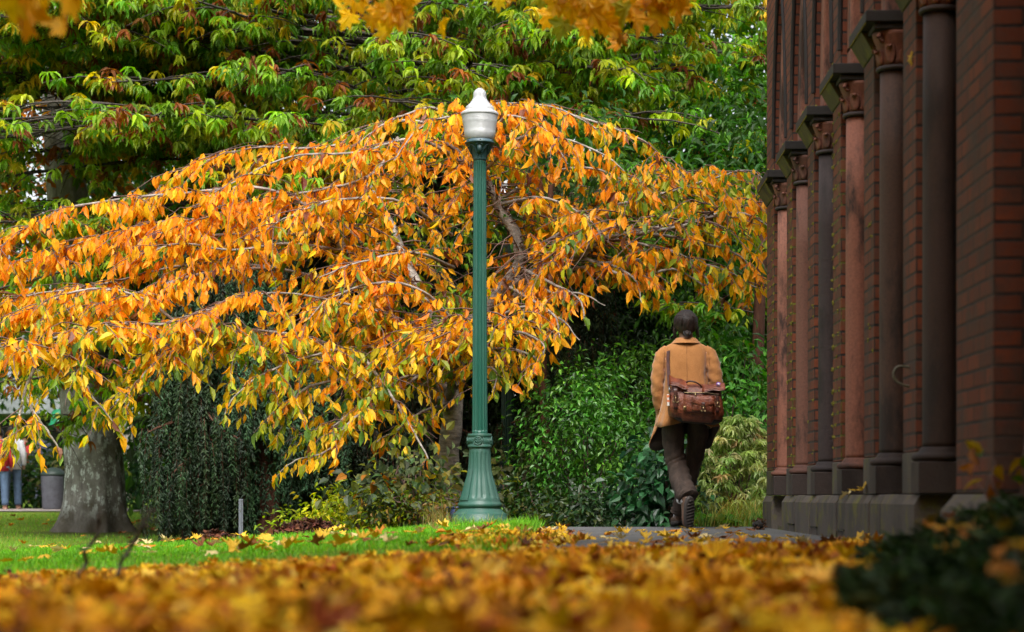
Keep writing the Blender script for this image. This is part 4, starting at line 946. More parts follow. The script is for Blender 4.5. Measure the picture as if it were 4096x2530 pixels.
yl=palette(m,[(.50,.40,.014),(.32,.36,.014),(.58,.38,.014)],[2,3,1]); br=palette(m,[(.20,.062,.018),(.28,.09,.02)],[1,1])
u=rng.random(m); cols=np.where((u<.23+.06*nz)[:,None],yl,cols); px_=CX+pos[:,0]*F/pos[:,1]
cols=np.where((rng.random(m)<.07+.05*np.exp(-((px_-330)/260)**2)+.05*np.exp(-((px_-900)/350)**2)+.03*(nz<-1.2))[:,None],br,cols)
a=Acc(); whorls(a,pos,outs,9,.165,.26,cols); rel(a,chest).build('crown',leafm,chest); print('chestnut whorls',m)
rel(BR,chest).build('branches',chb,chest)['kind']='stuff'

# --- generic broadleaf crowns
def crown(center,rad,nclump,per,ln,ratio,cols,w,T=T_FOUR,clump_r=.5,shell=.55,flat=1.0,jit=.14,cut=None,bias=None):
    c=rdir(nclump)*(rng.uniform(shell,1,(nclump,1))**.6)*np.asarray(rad)+np.asarray(center)
    if cut is not None: c=c[cut(c)]
    nclump=len(c); cc=palette(nclump,cols,w,.2)
    q=rng.normal(size=(nclump,per,3))*clump_r*np.array([1,1,.6*flat]); p=(c[:,None]+q).reshape(-1,3); n=len(p)
    ax=nrm(nrm(q.reshape(-1,3))*.8-UP*.45+rng.normal(0,.4,(n,3))); l=ln*rng.uniform(.7,1.25,n)
    a=Acc(); col=np.repeat(cc,per,0)*(1+rng.normal(0,jit,(n,1)))
    k=p[:,2]>gz(p[:,0],p[:,1])+.02
    leaves(a,T,p[k],ax[k],(UP+rng.normal(0,.6,(n,3)))[k],l[k],(l*ratio)[k],np.clip(col[k],.003,.9)); return a
def broadleaf(name,base,h,trunk_r,c,rad,n,per,ln,ratio,cols,w,label,mat=None,cat='tree',bk=None,lean=(0,0),cut=None,T=T_FOUR,cr=.5,group=None,shell=.55,nb=14):
    base=np.array(base,float); T_=empty(name,tuple(base),label,cat,group)
    c=np.asarray(c,float); top=np.array([c[0]+lean[0]*0,c[1],c[2]+rad[2]*.5])
    tp,tr=smooth([base+[0,0,-.1],base*.7+top*.3+rng.normal(0,.05,3)*[1,1,0],top],[trunk_r*1.25,trunk_r*.8,trunk_r*.3],7)
    a=Acc(); tube(a,tp,tr,10); rel(a,T_).build('trunk',bk or chb,T_,True)
    a=Acc()
    for k in range(nb):
        s=rng.uniform(.35,.98); i=int(s*(len(tp)-1)); e=c+rdir(1)[0]*np.asarray(rad)*.8
        tube(a,bez(tp[i],e,.08*np.linalg.norm(e-tp[i])),np.linspace(tr[i]*.5+.004,.006,7),5)
    rel(a,T_).build('branches',bk or chb,T_)['kind']='stuff'
    rel(crown(c,rad,n,per,ln,ratio,cols,w,T,cr,shell,cut=cut),T_).build('crown',mat or leafm,T_)
    return T_
# old tree with lichen-splashed flared trunk at left, copper crown
TB=at(226,1248,27.5); TB[2]=float(gz(TB[0],TB[1]))
beech=empty('beech_tree',tuple(TB),'old tree with thick grey lichen splashed trunk flaring into roots on the far lawn','tree')
beb=bark('lichen_bark',(.12,.108,.096),(.28,.265,.24),(.50,.53,.50,13),(1,1,.5),7,(.085,.075,.05))
a=Acc(); R=[]; zz=np.array([-.12,.0,.06,.14,.25,.40,.6,.85,1.2,1.7,2.5,3.6,4.8,6.5,9]); rr=np.array([.47,.455,.445,.435,.425,.415,.405,.395,.385,.37,.35,.31,.27,.2,.1])
ctr=np.array([TB+[-.0 -.155*max(0,z-1.0)**.9*.75,0,z] for z in zz])
roots=[(3.9,.32),(4.55,.12),(5.2,.2),(5.95,.34),(.7,.3),(1.6,.25),(2.6,.3),(3.3,.25)]
def rootf(k,t):
    z=zz[k]; s=math.exp(-max(0,z)/.24); v_=1
    for r0,am in roots: v_+=am*1.5*s*math.exp(-((((t-r0+math.pi)%(2*math.pi))-math.pi)/.15)**2)
    return v_+.02*math.sin(5*t+z*2)+.015*math.sin(11*t)
R=[(c_,(r,0,0),(0,r,0)) for c_,r in zip(ctr,rr)]
loft(a,R,72,fn=rootf); rel(a,beech).build('trunk',beb,beech,True)
a=Acc()
for k in range(2):
    i=13; az=rng.uniform(0,2*math.pi); e=ctr[i]+np.array([math.cos(az)*rng.uniform(2,4.5),math.sin(az)*3,rng.uniform(.2,2)])
    tube(a,bez(ctr[i],e,.3),np.linspace(.055,.008,7),6)
rel(a,beech).build('limb',beb,beech,True)
skyhole=lambda c: ~((CX+c[:,0]*F/c[:,1]>60)&(CX+c[:,0]*F/c[:,1]<125)&(HY-(c[:,2]-H)*F/c[:,1]>180)&(HY-(c[:,2]-H)*F/c[:,1]<470))
rel(crown(ctr[11]+[1.2,1.5,.9],(5.6,2.6,2.6),150,36,.15,.6,[(.30,.085,.014),(.42,.15,.015),(.16,.05,.015)],[3,3,1.5],T_FOUR,.36,.3,cut=skyhole),beech).build('crown',leafm,beech)

# --- far wood: closes the view, leaving a slot of sky at the left
def nosky(c):
    px=CX+c[:,0]*F/c[:,1]; py=HY-(c[:,2]-H)*F/c[:,1]
    return ~((px>55)&(px<130)&(py>230)&(py<520)&((np.sin(px*.21)+np.sin(py*.13+px*.05))>-.5))
fw=Acc()
for x0,x1,n_,yy in ((-32,-11.0,420,47),(-13,18,420,37),(-9,9,240,32)):
    c_=np.stack([rng.uniform(x0,x1,n_),yy+rng.uniform(-2,4,n_),rng.uniform(.3,12.5,n_)],-1); c_=c_[nosky(c_)]; c_=c_[~((CX+c_[:,0]*F/c_[:,1]<440)&(c_[:,2]<3.0))]
    if x0<-20: c_=c_[(c_[:,2]>2.4)]
    for q in c_:
        k=130; p=q+rng.normal(size=(k,3))*[1.1,1.1,.7]; n=k
        p=p[nosky(p)]; n=len(p)
        if not n: continue
        col=palette(1,[(.035,.095,.012),(.07,.15,.014),(.18,.20,.014),(.02,.05,.010)],[4,3,.8,3])[0]*(1+rng.normal(0,.15,(n,1)))
        l=rng.uniform(.16,.34,n); leaves(fw,T_FOUR,p,rng.normal(0,.5,(n,3))-UP*.5,rdir(n)+UP*.5,l,l*.5,np.clip(col,.003,.5))
tag(fw.build('wood',leafm),'dense dark green wood closing the view behind the trees','wood',kind='stuff')
# ---------------------------------------------------------------- dark weeping conifers at the left and behind the path
redbark=bark('red_bark',(.05,.02,.012),(.12,.055,.035))
def conifer(px,Y,base_z,h,rad,label,cols,nstr,lmin,lmax,skirt=.25,ntier=40,front=1.0):
    X=(px-CX)*Y/F; b=np.array([X,Y,base_z]); T_=empty('weeping_spruce',tuple(b),label,'tree')
    a=Acc(); tube(a,[b-[0,0,.1],b+[0,0,h*.5],b+[0,0,h]],[.17,.12,.03],10); rel(a,T_).build('trunk',redbark,T_,True)
    BRN=Acc(); NE=Acc()
    pts=[];axs=[];lns=[];cs=[]
    for k in range(ntier):
        z=b[2]+h*rng.uniform(.2,1); az=rng.uniform(0,2*math.pi); R=rad*(1.05-.7*((z-b[2])/h))*rng.uniform(.6,1.1)
        d=np.array([math.cos(az),math.sin(az),0]); u=np.linspace(0,1,7)[:,None]; br_=np.array([X,Y,z])+d*u*R; br_[:,2]-=(.28*R*u**2)[:,0]
        tube(BRN,br_,np.linspace(.03,.006,7),5)
        for j in range(nstr):
            s=rng.uniform(.15,1)*5.99; i=int(s); o=br_[i]+(br_[i+1]-br_[i])*(s-i)+rng.normal(0,.10,3)*[1,1,.2]
            l=min(rng.uniform(lmin,lmax),max(.15,o[2]-b[2]-skirt*rng.uniform(.2,1.6))); st=np.linspace(0,1,6)[:,None]
            stp=o+np.array([rng.normal(0,.06),rng.normal(0,.06),-1])*st*l+d*.12*st*(1-st)
            tube(BRN,stp,np.linspace(.006,.002,6),3)
            m=int(l*150); q=rng.uniform(0,4.99,m); ii=q.astype(int); p=stp[ii]+(stp[ii+1]-stp[ii])*(q-ii)[:,None]
            a_=rng.uniform(0,2*math.pi,m); ax=np.stack([np.cos(a_)*.7,np.sin(a_)*.7,-rng.uniform(.3,1.3,m)],-1)
            c0=palette(1,cols,[3,2,1],.15)[0]
            pts.append(p);axs.append(ax);lns.append(rng.uniform(.038,.08,m));cs.append(np.tile(c0,(m,1))*(1+rng.normal(0,.15,(m,1))))
    p=np.concatenate(pts);l=np.concatenate(lns); k_=p[:,2]>gz(p[:,0],p[:,1])+.03
    leaves(NE,T_FOUR,p[k_],np.concatenate(axs)[k_],rdir(len(p))[k_],l[k_],l[k_]*.30,np.clip(np.concatenate(cs)[k_],.002,.5))
    rel(BRN,T_).build('branches',redbark,T_)['kind']='stuff'; rel(NE,T_).build('crown',needle,T_); return len(p)
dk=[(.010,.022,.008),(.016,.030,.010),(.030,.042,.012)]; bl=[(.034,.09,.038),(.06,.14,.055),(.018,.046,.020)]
n_=conifer(640,22.6,-.28,4.2,1.05,'blue green drooping spruce with weeping curtains left of the lamp post',bl,24,.35,1.2,.35,38)
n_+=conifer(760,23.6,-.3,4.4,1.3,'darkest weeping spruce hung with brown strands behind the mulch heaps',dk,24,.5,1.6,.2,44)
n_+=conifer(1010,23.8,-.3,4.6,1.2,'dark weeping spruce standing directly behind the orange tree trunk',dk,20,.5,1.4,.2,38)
n_+=conifer(470,22.2,-.3,3.6,.75,'blackish weeping spruce at the left whose strands reach the lawn',[(.018,.042,.016),(.028,.06,.02),(.012,.026,.010)],18,.5,1.6,.15,30)
n_+=conifer(1345,21.5,-.2,4.4,.85,'drooping dark conifer behind the laurel, between lamp post and walking person',[(.014,.034,.010),(.030,.060,.016),(.05,.07,.015)],13,.4,1.3,.35,34)
print('needles',n_)
yc=[(.010,.024,.008),(.018,.036,.012),(.006,.013,.005)]  # near-black yew colours stand in for deep shade under the trees
broadleaf('yew_tree',((880-CX)*26/F,26,-.25),3.6,.2,((880-CX)*26/F,26,1.75),(2.5,.8,2.2),260,90,.11,.3,yc,[3,2,2],'wide black green yew added to make the gloom under the orange tree',needle,cr=.34,shell=.2)
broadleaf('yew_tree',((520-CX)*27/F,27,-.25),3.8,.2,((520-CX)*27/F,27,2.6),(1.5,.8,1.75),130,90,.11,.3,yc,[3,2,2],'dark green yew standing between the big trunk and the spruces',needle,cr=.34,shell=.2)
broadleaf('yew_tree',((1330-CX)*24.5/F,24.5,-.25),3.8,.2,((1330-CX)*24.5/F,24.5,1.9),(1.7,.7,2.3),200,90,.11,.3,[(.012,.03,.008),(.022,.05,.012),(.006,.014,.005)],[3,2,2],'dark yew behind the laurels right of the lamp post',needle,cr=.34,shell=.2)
broadleaf('yew_tree',((1720-CX)*25/F,25,-.25),4.2,.2,((1720-CX)*25/F,25,2.6),(1.6,.7,2.9),220,80,.16,.32,[(.05,.15,.014),(.09,.25,.02),(.025,.08,.01)],[3,2,2],'green leafy tree closing the gap beside the brick corner',leafm,cr=.36,shell=.2,T=T_LANCE)
# reddish trunk by the building corner and a yew stem
for px,Y,r,label in ((1818,20.5,.085,'plain brown tree trunk close to the corner of the brick building'),(1305,20.0,.05,'thin reddish stem rising among the dark shrubs beside the person')):
    b=np.array([(px-CX)*Y/F,Y,-.2]); T_=empty('tree',tuple(b),label,'tree'); a=Acc(); tube(a,smooth([b,b+[.02,0,.8],b+[-.03,0,1.7],b+[.05,.1,3.6]],None,5)[0],np.linspace(r*1.2,r*.6,16),10); rel(a,T_).build('trunk',redbark,T_,True)
    rel(crown(b+[.1,.4,3.6],(1.1,.8,.9),26,40,.14,.35,[(.03,.10,.015),(.05,.14,.02)],[1,1],T_LANCE,.3),T_).build('crown',leafm,T_)

# ---------------------------------------------------------------- shrubs
def shrub(name,px,Y,h,wx,wy,n,per,ln,ratio,cols,w,label,mat=glossy,cr=.14,T=T_OVATE,cat='shrub',z0=None,shell=.45,stems=7):
    X=(px-CX)*Y/F; z=float(gz(X,Y)) if z0 is None else z0; T_=empty(name,(X,Y,z),label,cat)
    a=Acc()
    for k in range(stems):
        e=np.array([X,Y,z])+np.array([rng.uniform(-.7,.7)*wx,rng.uniform(-.7,.7)*wy,h*rng.uniform(.6,.95)]); tube(a,bez(np.array([X,Y,z-.03])+rng.normal(0,.04,3)*[1,1,0],e,.08,6,.02),np.linspace(.014,.004,6),5)
    a_=rel(a,T_).build('stems',twigm,T_)
    rel(crown((X,Y,z+h*.5),(wx,wy,h*.52),n,per,ln,ratio,cols,w,T,cr,shell),T_).build('foliage',mat,T_); return T_
G=[(.030,.12,.020),(.055,.20,.030),(.020,.075,.014)]
shrub('laurel_bush',1400,18.9,1.75,.62,.45,150,32,.068,.42,[(.05,.17,.014),(.105,.29,.028),(.025,.09,.010)],[3,2,2],'glossy green laurel bush left of the walking person')
shrub('laurel_bush',1500,19.8,2.1,.6,.45,150,32,.068,.42,[(.07,.23,.018),(.14,.37,.035),(.04,.13,.012)],[3,2,2],'taller bright leaved laurel bush directly behind the walking person')
shrub('laurel_bush',1330,18.3,.75,.5,.3,60,26,.075,.42,[(.020,.055,.008),(.05,.08,.010),(.012,.035,.006)],[3,1,3],'low dark laurel bush at the path edge right of the lamp post')
shrub('laurel_bush',1470,17.4,.62,.5,.28,70,26,.075,.42,[(.010,.034,.008),(.018,.05,.012),(.03,.05,.008)],[3,2,1],'low very dark bush along the far edge of the asphalt')
shrub('hydrangea_bush',1590,17.2,.95,.26,.22,46,22,.11,.55,[(.018,.085,.028),(.03,.12,.04),(.012,.05,.018)],[3,2,1],'dark bluish green broad leaved bush beside the walking person legs')
shrub('rhododendron',1725,19.5,2.35,.48,.45,95,22,.14,.30,[(.07,.26,.025),(.13,.38,.035),(.28,.34,.02),(.04,.15,.018)],[3,3,.6,1],'tall bright green rhododendron right of the walking person head',T=T_LANCE)
shrub('laurel_bush',1765,18.5,1.35,.38,.35,90,22,.085,.45,[(.07,.25,.03),(.14,.40,.05),(.04,.15,.018)],[3,2,1],'green leafy bush between the person and the brick corner')
shrub('spirea_bush',880,18.3,.62,.62,.3,130,26,.065,.40,[(.30,.34,.010),(.42,.40,.012),(.16,.24,.010)],[3,2,1.5],'low yellow green bush beside the reddish mulch heaps',mat=leafm)
shrub('spirea_bush',735,18.6,.40,.3,.25,50,26,.065,.40,[(.28,.34,.010),(.18,.26,.010)],[3,2],'small yellow green bush left of the wider one behind the mulch',mat=leafm)
shrub('snowberry_shrub',965,18.1,.85,.42,.3,46,12,.105,.62,[(.085,.105,.045),(.15,.16,.04),(.06,.085,.04),(.32,.20,.02)],[3,2,2,.8],'loose grey green round leaved shrub left of the lamp base',mat=leafm,cr=.17)
shrub('snowberry_shrub',1215,18.9,.80,.30,.22,30,12,.10,.58,[(.08,.10,.025),(.16,.17,.02),(.36,.24,.02)],[3,2,1],'grey green drooping shrub right of the lamp base',mat=leafm,cr=.14)
shrub('barberry_shrub',1010,17.9,.34,.55,.3,50,22,.05,.5,[(.10,.13,.01),(.17,.10,.015),(.06,.09,.01)],[2,1.5,2],'low olive and russet shrub in front of the orange tree trunk',mat=leafm)
shrub('barberry_shrub',1300,17.8,.40,.34,.2,46,22,.05,.5,[(.09,.11,.008),(.13,.13,.01),(.05,.07,.01)],[2,1,2],'low olive shrub between the lamp base and the asphalt',mat=leafm)
# variegated pieris
X=(1755-CX)*17.1/F; T_=empty('pieris_shrub',(X,17.1,0.0),'pale cream and green variegated shrub in front of the brick corner','shrub')
a=Acc()
for k in range(10): tube(a,bez(np.array([X,17.1,-.02]),np.array([X+rng.uniform(-.28,.28),17.1+rng.uniform(-.2,.2),rng.uniform(.5,.85)]),.05,6,.015),np.linspace(.012,.004,6),5)
rel(a,T_).build('stems',twigm,T_)
m=330; z=rng.uniform(.18,.93,m); r=.43*(1.10-z)**.7*np.sqrt(rng.uniform(.15,1,m))*1.15; az=rng.uniform(0,2*math.pi,m); pp=np.stack([X+.01+r*np.cos(az)*1.1,17.1+r*np.sin(az)*.8,z+.0],-1)
a=Acc(); whorls(a,pp,np.stack([np.cos(az),np.sin(az),np.ones(m)],-1),10,.088,.24,palette(m,[(.42,.50,.17),(.60,.62,.30),(.26,.36,.09),(.50,.36,.17)],[3,2.5,2,.4],.12)); rel(a,T_).build('foliage',leafm,T_)
# a few big dark leaves on a stem above it
def fern(px,Y,nf,ln,cols,label,z=None,name='fern'):
    X=(px-CX)*Y/F; z=float(gz(X,Y)) if z is None else z; T_=empty(name,(X,Y,z),label,'fern'); a=Acc(); st=Acc()
    for k in range(nf):
        az=rng.uniform(0,2*math.pi); d=np.array([math.cos(az),math.sin(az),0]); l=ln*rng.uniform(.7,1.15); u=np.linspace(0,1,16)[:,None]
        p=np.array([X,Y,z])+d*u*l*.75; p[:,2]+=(l*(1.05*u-.85*u**2))[:,0]; tube(st,p,np.linspace(.003,.001,16),3)
        t=nrm(np.gradient(p,axis=0)); s=np.cross(t,UP)
        for sg in (-1,1):
            w=.30*l*np.sin(np.pi*np.linspace(.12,.98,16))**.8; c=palette(1,cols,np.ones(len(cols)),.1)
            leaves(a,T_LANCE,p[1:],(s*sg+t*.35)[1:],UP+rng.normal(0,.1,(15,3)),w[1:],w[1:]*.22+.006,np.tile(c,(15,1)))
    rel(st,T_).build('stems',twigm,T_); rel(a,T_).build('fronds',leafm,T_)
fern(1705,16.5,12,.30,[(.06,.22,.03),(.10,.26,.03)],'bright green fern at the path end beside the person shoe')
fern(1740,16.3,9,.20,[(.09,.27,.03),(.16,.28,.03)],'small light green fern low by the asphalt edge')
fern(1690,16.9,9,.36,[(.14,.24,.03),(.22,.26,.03)],'yellowing fern behind the bright green fern')
fern(1068,18.6,12,.42,[(.06,.16,.025),(.12,.18,.03)],'feathery green fern close to the left of the lamp base')
def tuft(px,Y,n,h,spread,cols,label,name='grass_tuft',lean=.9,wd=.006):
    X=(px-CX)*Y/F; z=float(gz(X,Y)); T_=empty(name,(X,Y,z),label,'grass tuft'); a=Acc()
    for k in range(n):
        az=rng.uniform(0,2*math.pi); d=np.array([math.cos(az),math.sin(az),0]); o=np.array([X,Y,z])+rng.normal(0,spread*.3,3)*[1,.7,0]; l=h*rng.uniform(.5,1.2); u=np.linspace(0,1,6)[:,None]
        p=o+d*u**1.5*l*rng.uniform(.3,lean); p[:,2]+=(l*(1.2*u-.55*u**2*rng.uniform(.6,1.5)))[:,0]; s=np.cross(d,UP)*wd*.5; w=np.linspace(1,.15,6)[:,None]
        v=np.concatenate([p-s*w,p+s*w]); q=[(i,i+1,7+i,6+i) for i in range(5)]
        a.add(v,q=q,col=palette(1,cols,np.ones(len(cols)),.15)[0])
    rel(a,T_).build('blades',grassm,T_); return T_
dry=[(.42,.34,.06),(.50,.34,.08),(.28,.32,.04),(.20,.30,.04)]
tuft(1775,16.6,260,.34,.42,dry,'straw yellow dry grass tuft by the brick corner')
tuft(1725,16.3,200,.26,.36,[(.20,.30,.04),(.36,.34,.06),(.12,.26,.03)],'yellow green grass tuft between the ferns')
tuft(1812,16.3,140,.26,.16,[(.12,.28,.03),(.22,.30,.05),(.08,.20,.03)],'green grass tuft against the corner plinth')
tuft(1770,16.9,70,.50,.26,[(.16,.05,.02),(.24,.10,.03),(.10,.04,.02)],'red brown dead stems below the variegated shrub',lean=.5,wd=.008)
tuft(1048,17.3,110,.30,.22,[(.26,.14,.05),(.30,.20,.06),(.20,.22,.04)],'brownish seeding grass left of the lamp base',lean=.7,wd=.004)
tuft(1100,16.95,150,.15,.30,[(.16,.30,.03),(.30,.32,.06),(.10,.30,.02)],'fine long grass sprawling over the left of the lamp base',lean=1.3,wd=.004)
tuft(1185,17.0,100,.12,.22,[(.38,.34,.08),(.16,.34,.03)],'straw coloured grass at the right foot of the lamp',lean=1.3,wd=.004)
# ---------------------------------------------------------------- mulch heaps, metal stake, blue tub
mulch=leaf_mat('bark_mulch',.05,.8,.2)
def heap(px,Y,wx,wy,h,n,label):
    X=(px-CX)*Y/F; z=float(gz(X,Y)); T_=empty('mulch_heap',(X,Y,z),label,'mulch heap')
    th=np.linspace(0,2*math.pi,24,endpoint=False); a=Acc(); R=[]
    for s in np.linspace(1,.05,6): R.append(((X,Y,z-.04+h*(1-s**1.6)),(wx*s,0,0),(0,wy*s,0)))
    loft(a,R,24,fn=lambda k,t:1+.14*math.sin(3*t+px)+.08*math.sin(7*t)); rel(a,T_).build('mound',plain('dark_mulch_%d'%px,(.035,.013,.008),.9,var=.6,scale=40,bmp=1,bd=.03),T_,True)
    r=np.sqrt(rng.uniform(0,1,n)); az=rng.uniform(0,2*math.pi,n); p=np.stack([X+wx*r*np.cos(az),Y+wy*r*np.sin(az),z+h*(1-r**1.6)-.02+rng.uniform(0,.025,n)],-1)
    l=rng.uniform(.03,.085,n); b=Acc(); leaves(b,T_FOUR,p,rdir(n,.5),rdir(n)+UP*.6,l,l*rng.uniform(.3,.7,n),palette(n,[(.10,.032,.018),(.055,.018,.012),(.17,.06,.03),(.028,.010,.008)],[3,3,1,2],.2)); rel(b,T_).build('bark_chips',mulch,T_)['kind']='stuff'
heap(512,16.0,.16,.14,.075,420,'small dark heap of bark mulch at the left of the lawn edge')
heap(738,16.25,.34,.18,.125,900,'long reddish brown mulch heap on the lawn edge before the yellow bush')
b=at(576,1290,18.6); zb=float(gz(b[0],b[1])); st=empty('metal_stake',(b[0],b[1],zb),'pale grey upright metal post standing beside the small mulch heap','post')
a=Acc(); w=.02; box(a,(-w,-.012,-.1),(w,.012,.56)); box(a,(-.006,-.03,-.1),(.006,-.0125,.56)); a.build('post',plain('galvanised',(.16,.17,.21),.5,.5),st,bevel=.003)
a=Acc(); tube(a,[(0,-.012,.55),(0,-.016,.55)],.009,8,cap=True); tube(a,[(0,-.033,.45),(0,-.036,.45)],.006,8,cap=True); a.build('bolt',plain('steel_bolt',(.2,.2,.2),.4,1),st)
bx_,by_=(1090-CX)*18.05/F,18.05; bz_=float(gz(bx_,by_)); tb=empty('plastic_tub',(bx_,by_,bz_),'bright blue plastic tub half hidden behind the lamp base','tub')
blue=plain('blue_plastic',(.006,.03,.17),.4,bmp=.05); a=Acc(); lathe(a,[(.085,0),(.10,.09),(.112,.165),(.108,.165),(.095,.09),(.08,.012)],n=24,cap=False); lathe(a,[(.0,.01),(.083,.011)],n=24,cap=False); a.build('tub_wall',blue,tb,True)
a=Acc(); t_=np.linspace(0,2*math.pi,25); tube(a,[(.114*math.cos(x),.114*math.sin(x),.165) for x in t_],.008,6); a.build('rim',blue,tb,True)
# pine cone beside the plinth
cp_=np.array([1.44,14.75,.045]); pc=empty('pine_cone',tuple(cp_-[0,0,.04]),'small brown cone lying on the asphalt by the plinth corner','cone'); a=Acc(); loft(a,[(cp_+[x,0,0],(0,r,0),(0,0,r)) for x,r in ((-.05,.01),(-.03,.028),(0,.034),(.03,.024),(.05,.006))],12)
n=90; t_=rng.uniform(-.045,.045,n); az=rng.uniform(0,6.28,n); a.c=[np.full_like(a.v[0],.03)]; rr_=.034*np.sqrt(1-(t_/.055)**2); q=cp_+np.stack([t_,rr_*np.cos(az),rr_*np.sin(az)],-1); leaves(a,T_FOUR,q,(q-cp_)*[.4,1,1]+[.012,0,0],rdir(n),.022,.018,(.10,.045,.022)); rel(a,pc).build('scales',mulch,pc)

# ---------------------------------------------------------------- grass
n=64000; x=rng.uniform(-5.6,-.19,n); y=rng.uniform(8.2,18.2,n); 
k=(y<16.4+1.9*sstep(-2.4,-1.1,x))&(rng.random(n)<.45+.55*sstep(9,12,y)); x,y=x[k],y[k]
e=np.abs(x+.27)<.12; k=~e|(rng.random(len(x))<.8); x,y=x[k],y[k]; n=len(x)
k=np.hypot(x-LX,y-LY)>.25; x,y=x[k],y[k]; n=len(x)
hh=rng.uniform(.022,.05,n)*(1+.35*sstep(.7,.3,np.hypot(x-LX,(y-16.9)*.8))+.9*sstep(.3,.05,np.abs(x+.25))); nn=np.sin(x*3.1+y*1.7)+np.sin(x*1.3-y*2.9); hh*=1+.18*nn
c=palette(n,[(.13,.38,.010),(.18,.44,.012),(.08,.28,.010),(.34,.36,.04)],[4,3,2,.35],.14)*(1+.12*nn[:,None])
p=np.stack([x,y,gz(x,y)-.004],-1); a=Acc(); ax=UP+rng.normal(0,.38,(n,3))*[1,1,.2]
TG=(np.array([(-.5,0,0),(.5,0,0),(-.32,.6,.10),(.32,.6,.10),(0,1,.30)]),tri((0,1,3),(0,3,2),(2,3,4)))
leaves(a,TG,p,ax,rdir(n,.3),hh,.0055,np.clip(c,.003,.9)); tag(a.build('grass',grassm),'bright green lawn grass in front of the lamp post','grass',kind='stuff')
n=26000; x=rng.uniform(-13,-1.5,n); y=rng.uniform(18,35,n); k=(soilness(np.stack([x,y],-1))[:,0]<.45); x,y=x[k],y[k]; n=len(x); hh=rng.uniform(.03,.075,n)
a=Acc(); leaves(a,T_NEEDLE,np.stack([x,y,gz(x,y)-.01],-1),UP+rng.normal(0,.4,(n,3)),rdir(n,.3),hh,.014,palette(n,[(.14,.32,.018),(.19,.36,.02),(.30,.28,.04)],[3,2,1])); tag(a.build('far_grass',grassm),'duller green far lawn grass around the big trunk','grass',kind='stuff')

# ---------------------------------------------------------------- fallen leaves
MC=[(.70,.34,.008),(.76,.46,.012),(.56,.21,.007),(.34,.11,.007),(.74,.50,.08),(.13,.035,.010),(.26,.06,.010)]
def scatter(acc,x,y,zoff,sz,cols,tilt):
    n=len(x); k=rng.integers(0,6,n); tilt=np.broadcast_to(tilt,(n,))
    for j in range(6):
        m=k==j; q=m.sum()
        if not q: continue
        az=rng.uniform(0,2*math.pi,q); ax=np.stack([np.cos(az),np.sin(az),rng.normal(0,1,q)*(.08+.5*tilt[m])],-1); nr=UP*np.where(rng.random((q,1))<.5,1,-1)+rng.normal(0,1,(q,3))*(.10+tilt[m])[:,None]
        p=np.stack([x[m],y[m],gz(x[m],y[m])+zoff[m]],-1)-nrm(ax)*sz[m][:,None]*.45
        leaves(acc,MAPLES[j],p,ax,nr,sz[m],sz[m]*rng.uniform(.9,1.15,q),cols[m])
a=Acc(); n=31000; y=2.2+7.6*rng.beta(1.5,1.45,n); x=rng.uniform(-1,1,n)*(.55+.36*y)-.1; 
edge=8.5+.5*np.sin(x*2.1)+.5*sstep(.2,1.2,x)-.5*sstep(-.8,-2.2,x)+rng.exponential(.28,n)*rng.choice([-1,1],n,p=[.6,.4])
k=(y<edge)&(x<1.56)&~((y<6.6)&(x>.20*y-.15)&(rng.random(n)<.72)); x,y=x[k],y[k]; n=len(x)
room=.245-np.interp(x/y,[-.35,-.284,-.179,-.0735,0,.137],[222,200,172,132,118,98])*y/F-gz(x,y); k=(room>rng.normal(.0,.02,n))|(x/y>-.06); x,y,room=x[k],y[k],room[k]; n=len(x); room=np.clip(room,.012,.12); zz_=.006+room*rng.uniform(.0,.62,n)*(.75+.25*np.sin(x*4+y*3))
c=palette(n,MC,[5,4,3.4,1.8,1.8,1.0,1.1],.14); scatter(a,x,y,zz_,rng.uniform(.055,.11,n)*np.clip(.6+room*4,.65,1),c,np.clip(room*3.2,.05,.30))
n=520; y=9+5.5*rng.beta(1,1.6,n); x=rng.normal(-.30,.16,n); scatter(a,x,y,rng.uniform(.012,.035,n),rng.uniform(.06,.11,n),palette(n,MC,[4,4,3,1,3,.6,1],.14),.10)
tag(a.build('fallen_leaves',litter),'thick carpet of fallen yellow and brown maple leaves in the foreground','fallen leaves',kind='stuff'); print('carpet',n)
n=260; y=rng.uniform(9,28,n); x=rng.uniform(-9,-.35,n); k=(y<17)|(y>19); x,y=x[k],y[k]; n=len(x)
# single leaves that can be told apart
kinds=[('yellow',(.62,.38,.03)),('orange',(.55,.20,.014)),('brown',(.20,.07,.02)),('cream',(.66,.52,.24))]
protos={}
def leaf_proto(kn,col,j):
    a=Acc(); tv,tf=MAPLES[j]; v=tv.copy(); v[:,1]-=.42
    a.add(v,t=tf,col=np.array(col)*(1+.1*np.sin(j*2))); a2=np.array([(0,-.42,0),(.02,-.62,.02),(.05,-.8,.0)]); tube(a,a2,[.012,.010,.008],4,col=col); return a
def single(kn,j,x,y,s,label,group,z=.012,tilt=.15):
    key=(kn,j)
    if key in protos: o=bpy.data.objects.new('maple_leaf',protos[key]); C.objects.link(o)
    else:
        o=leaf_proto(kn,dict(kinds)[kn],j).build('maple_leaf',litter); protos[key]=o.data
    o.location=(x,y,float(gz(x,y))+z); o.scale=(s,s,s); o.rotation_euler=(rng.normal(0,tilt),rng.normal(0,tilt),rng.uniform(0,6.28)); tag(o,label,'leaf',group); return o
for k in range(92):
    kn=kinds[rng.choice(4,p=[.46,.24,.10,.20])][0]; y=9.3+6.2*rng.beta(.85,1.7); x=rng.uniform(-.28,1.57)
    single(kn,rng.integers(0,6),x,y,rng.uniform(.09,.15),f'{kn} fallen maple leaf lying on the grey asphalt path','fallen maple leaves on the path',.022 if kn!='brown' else .02)
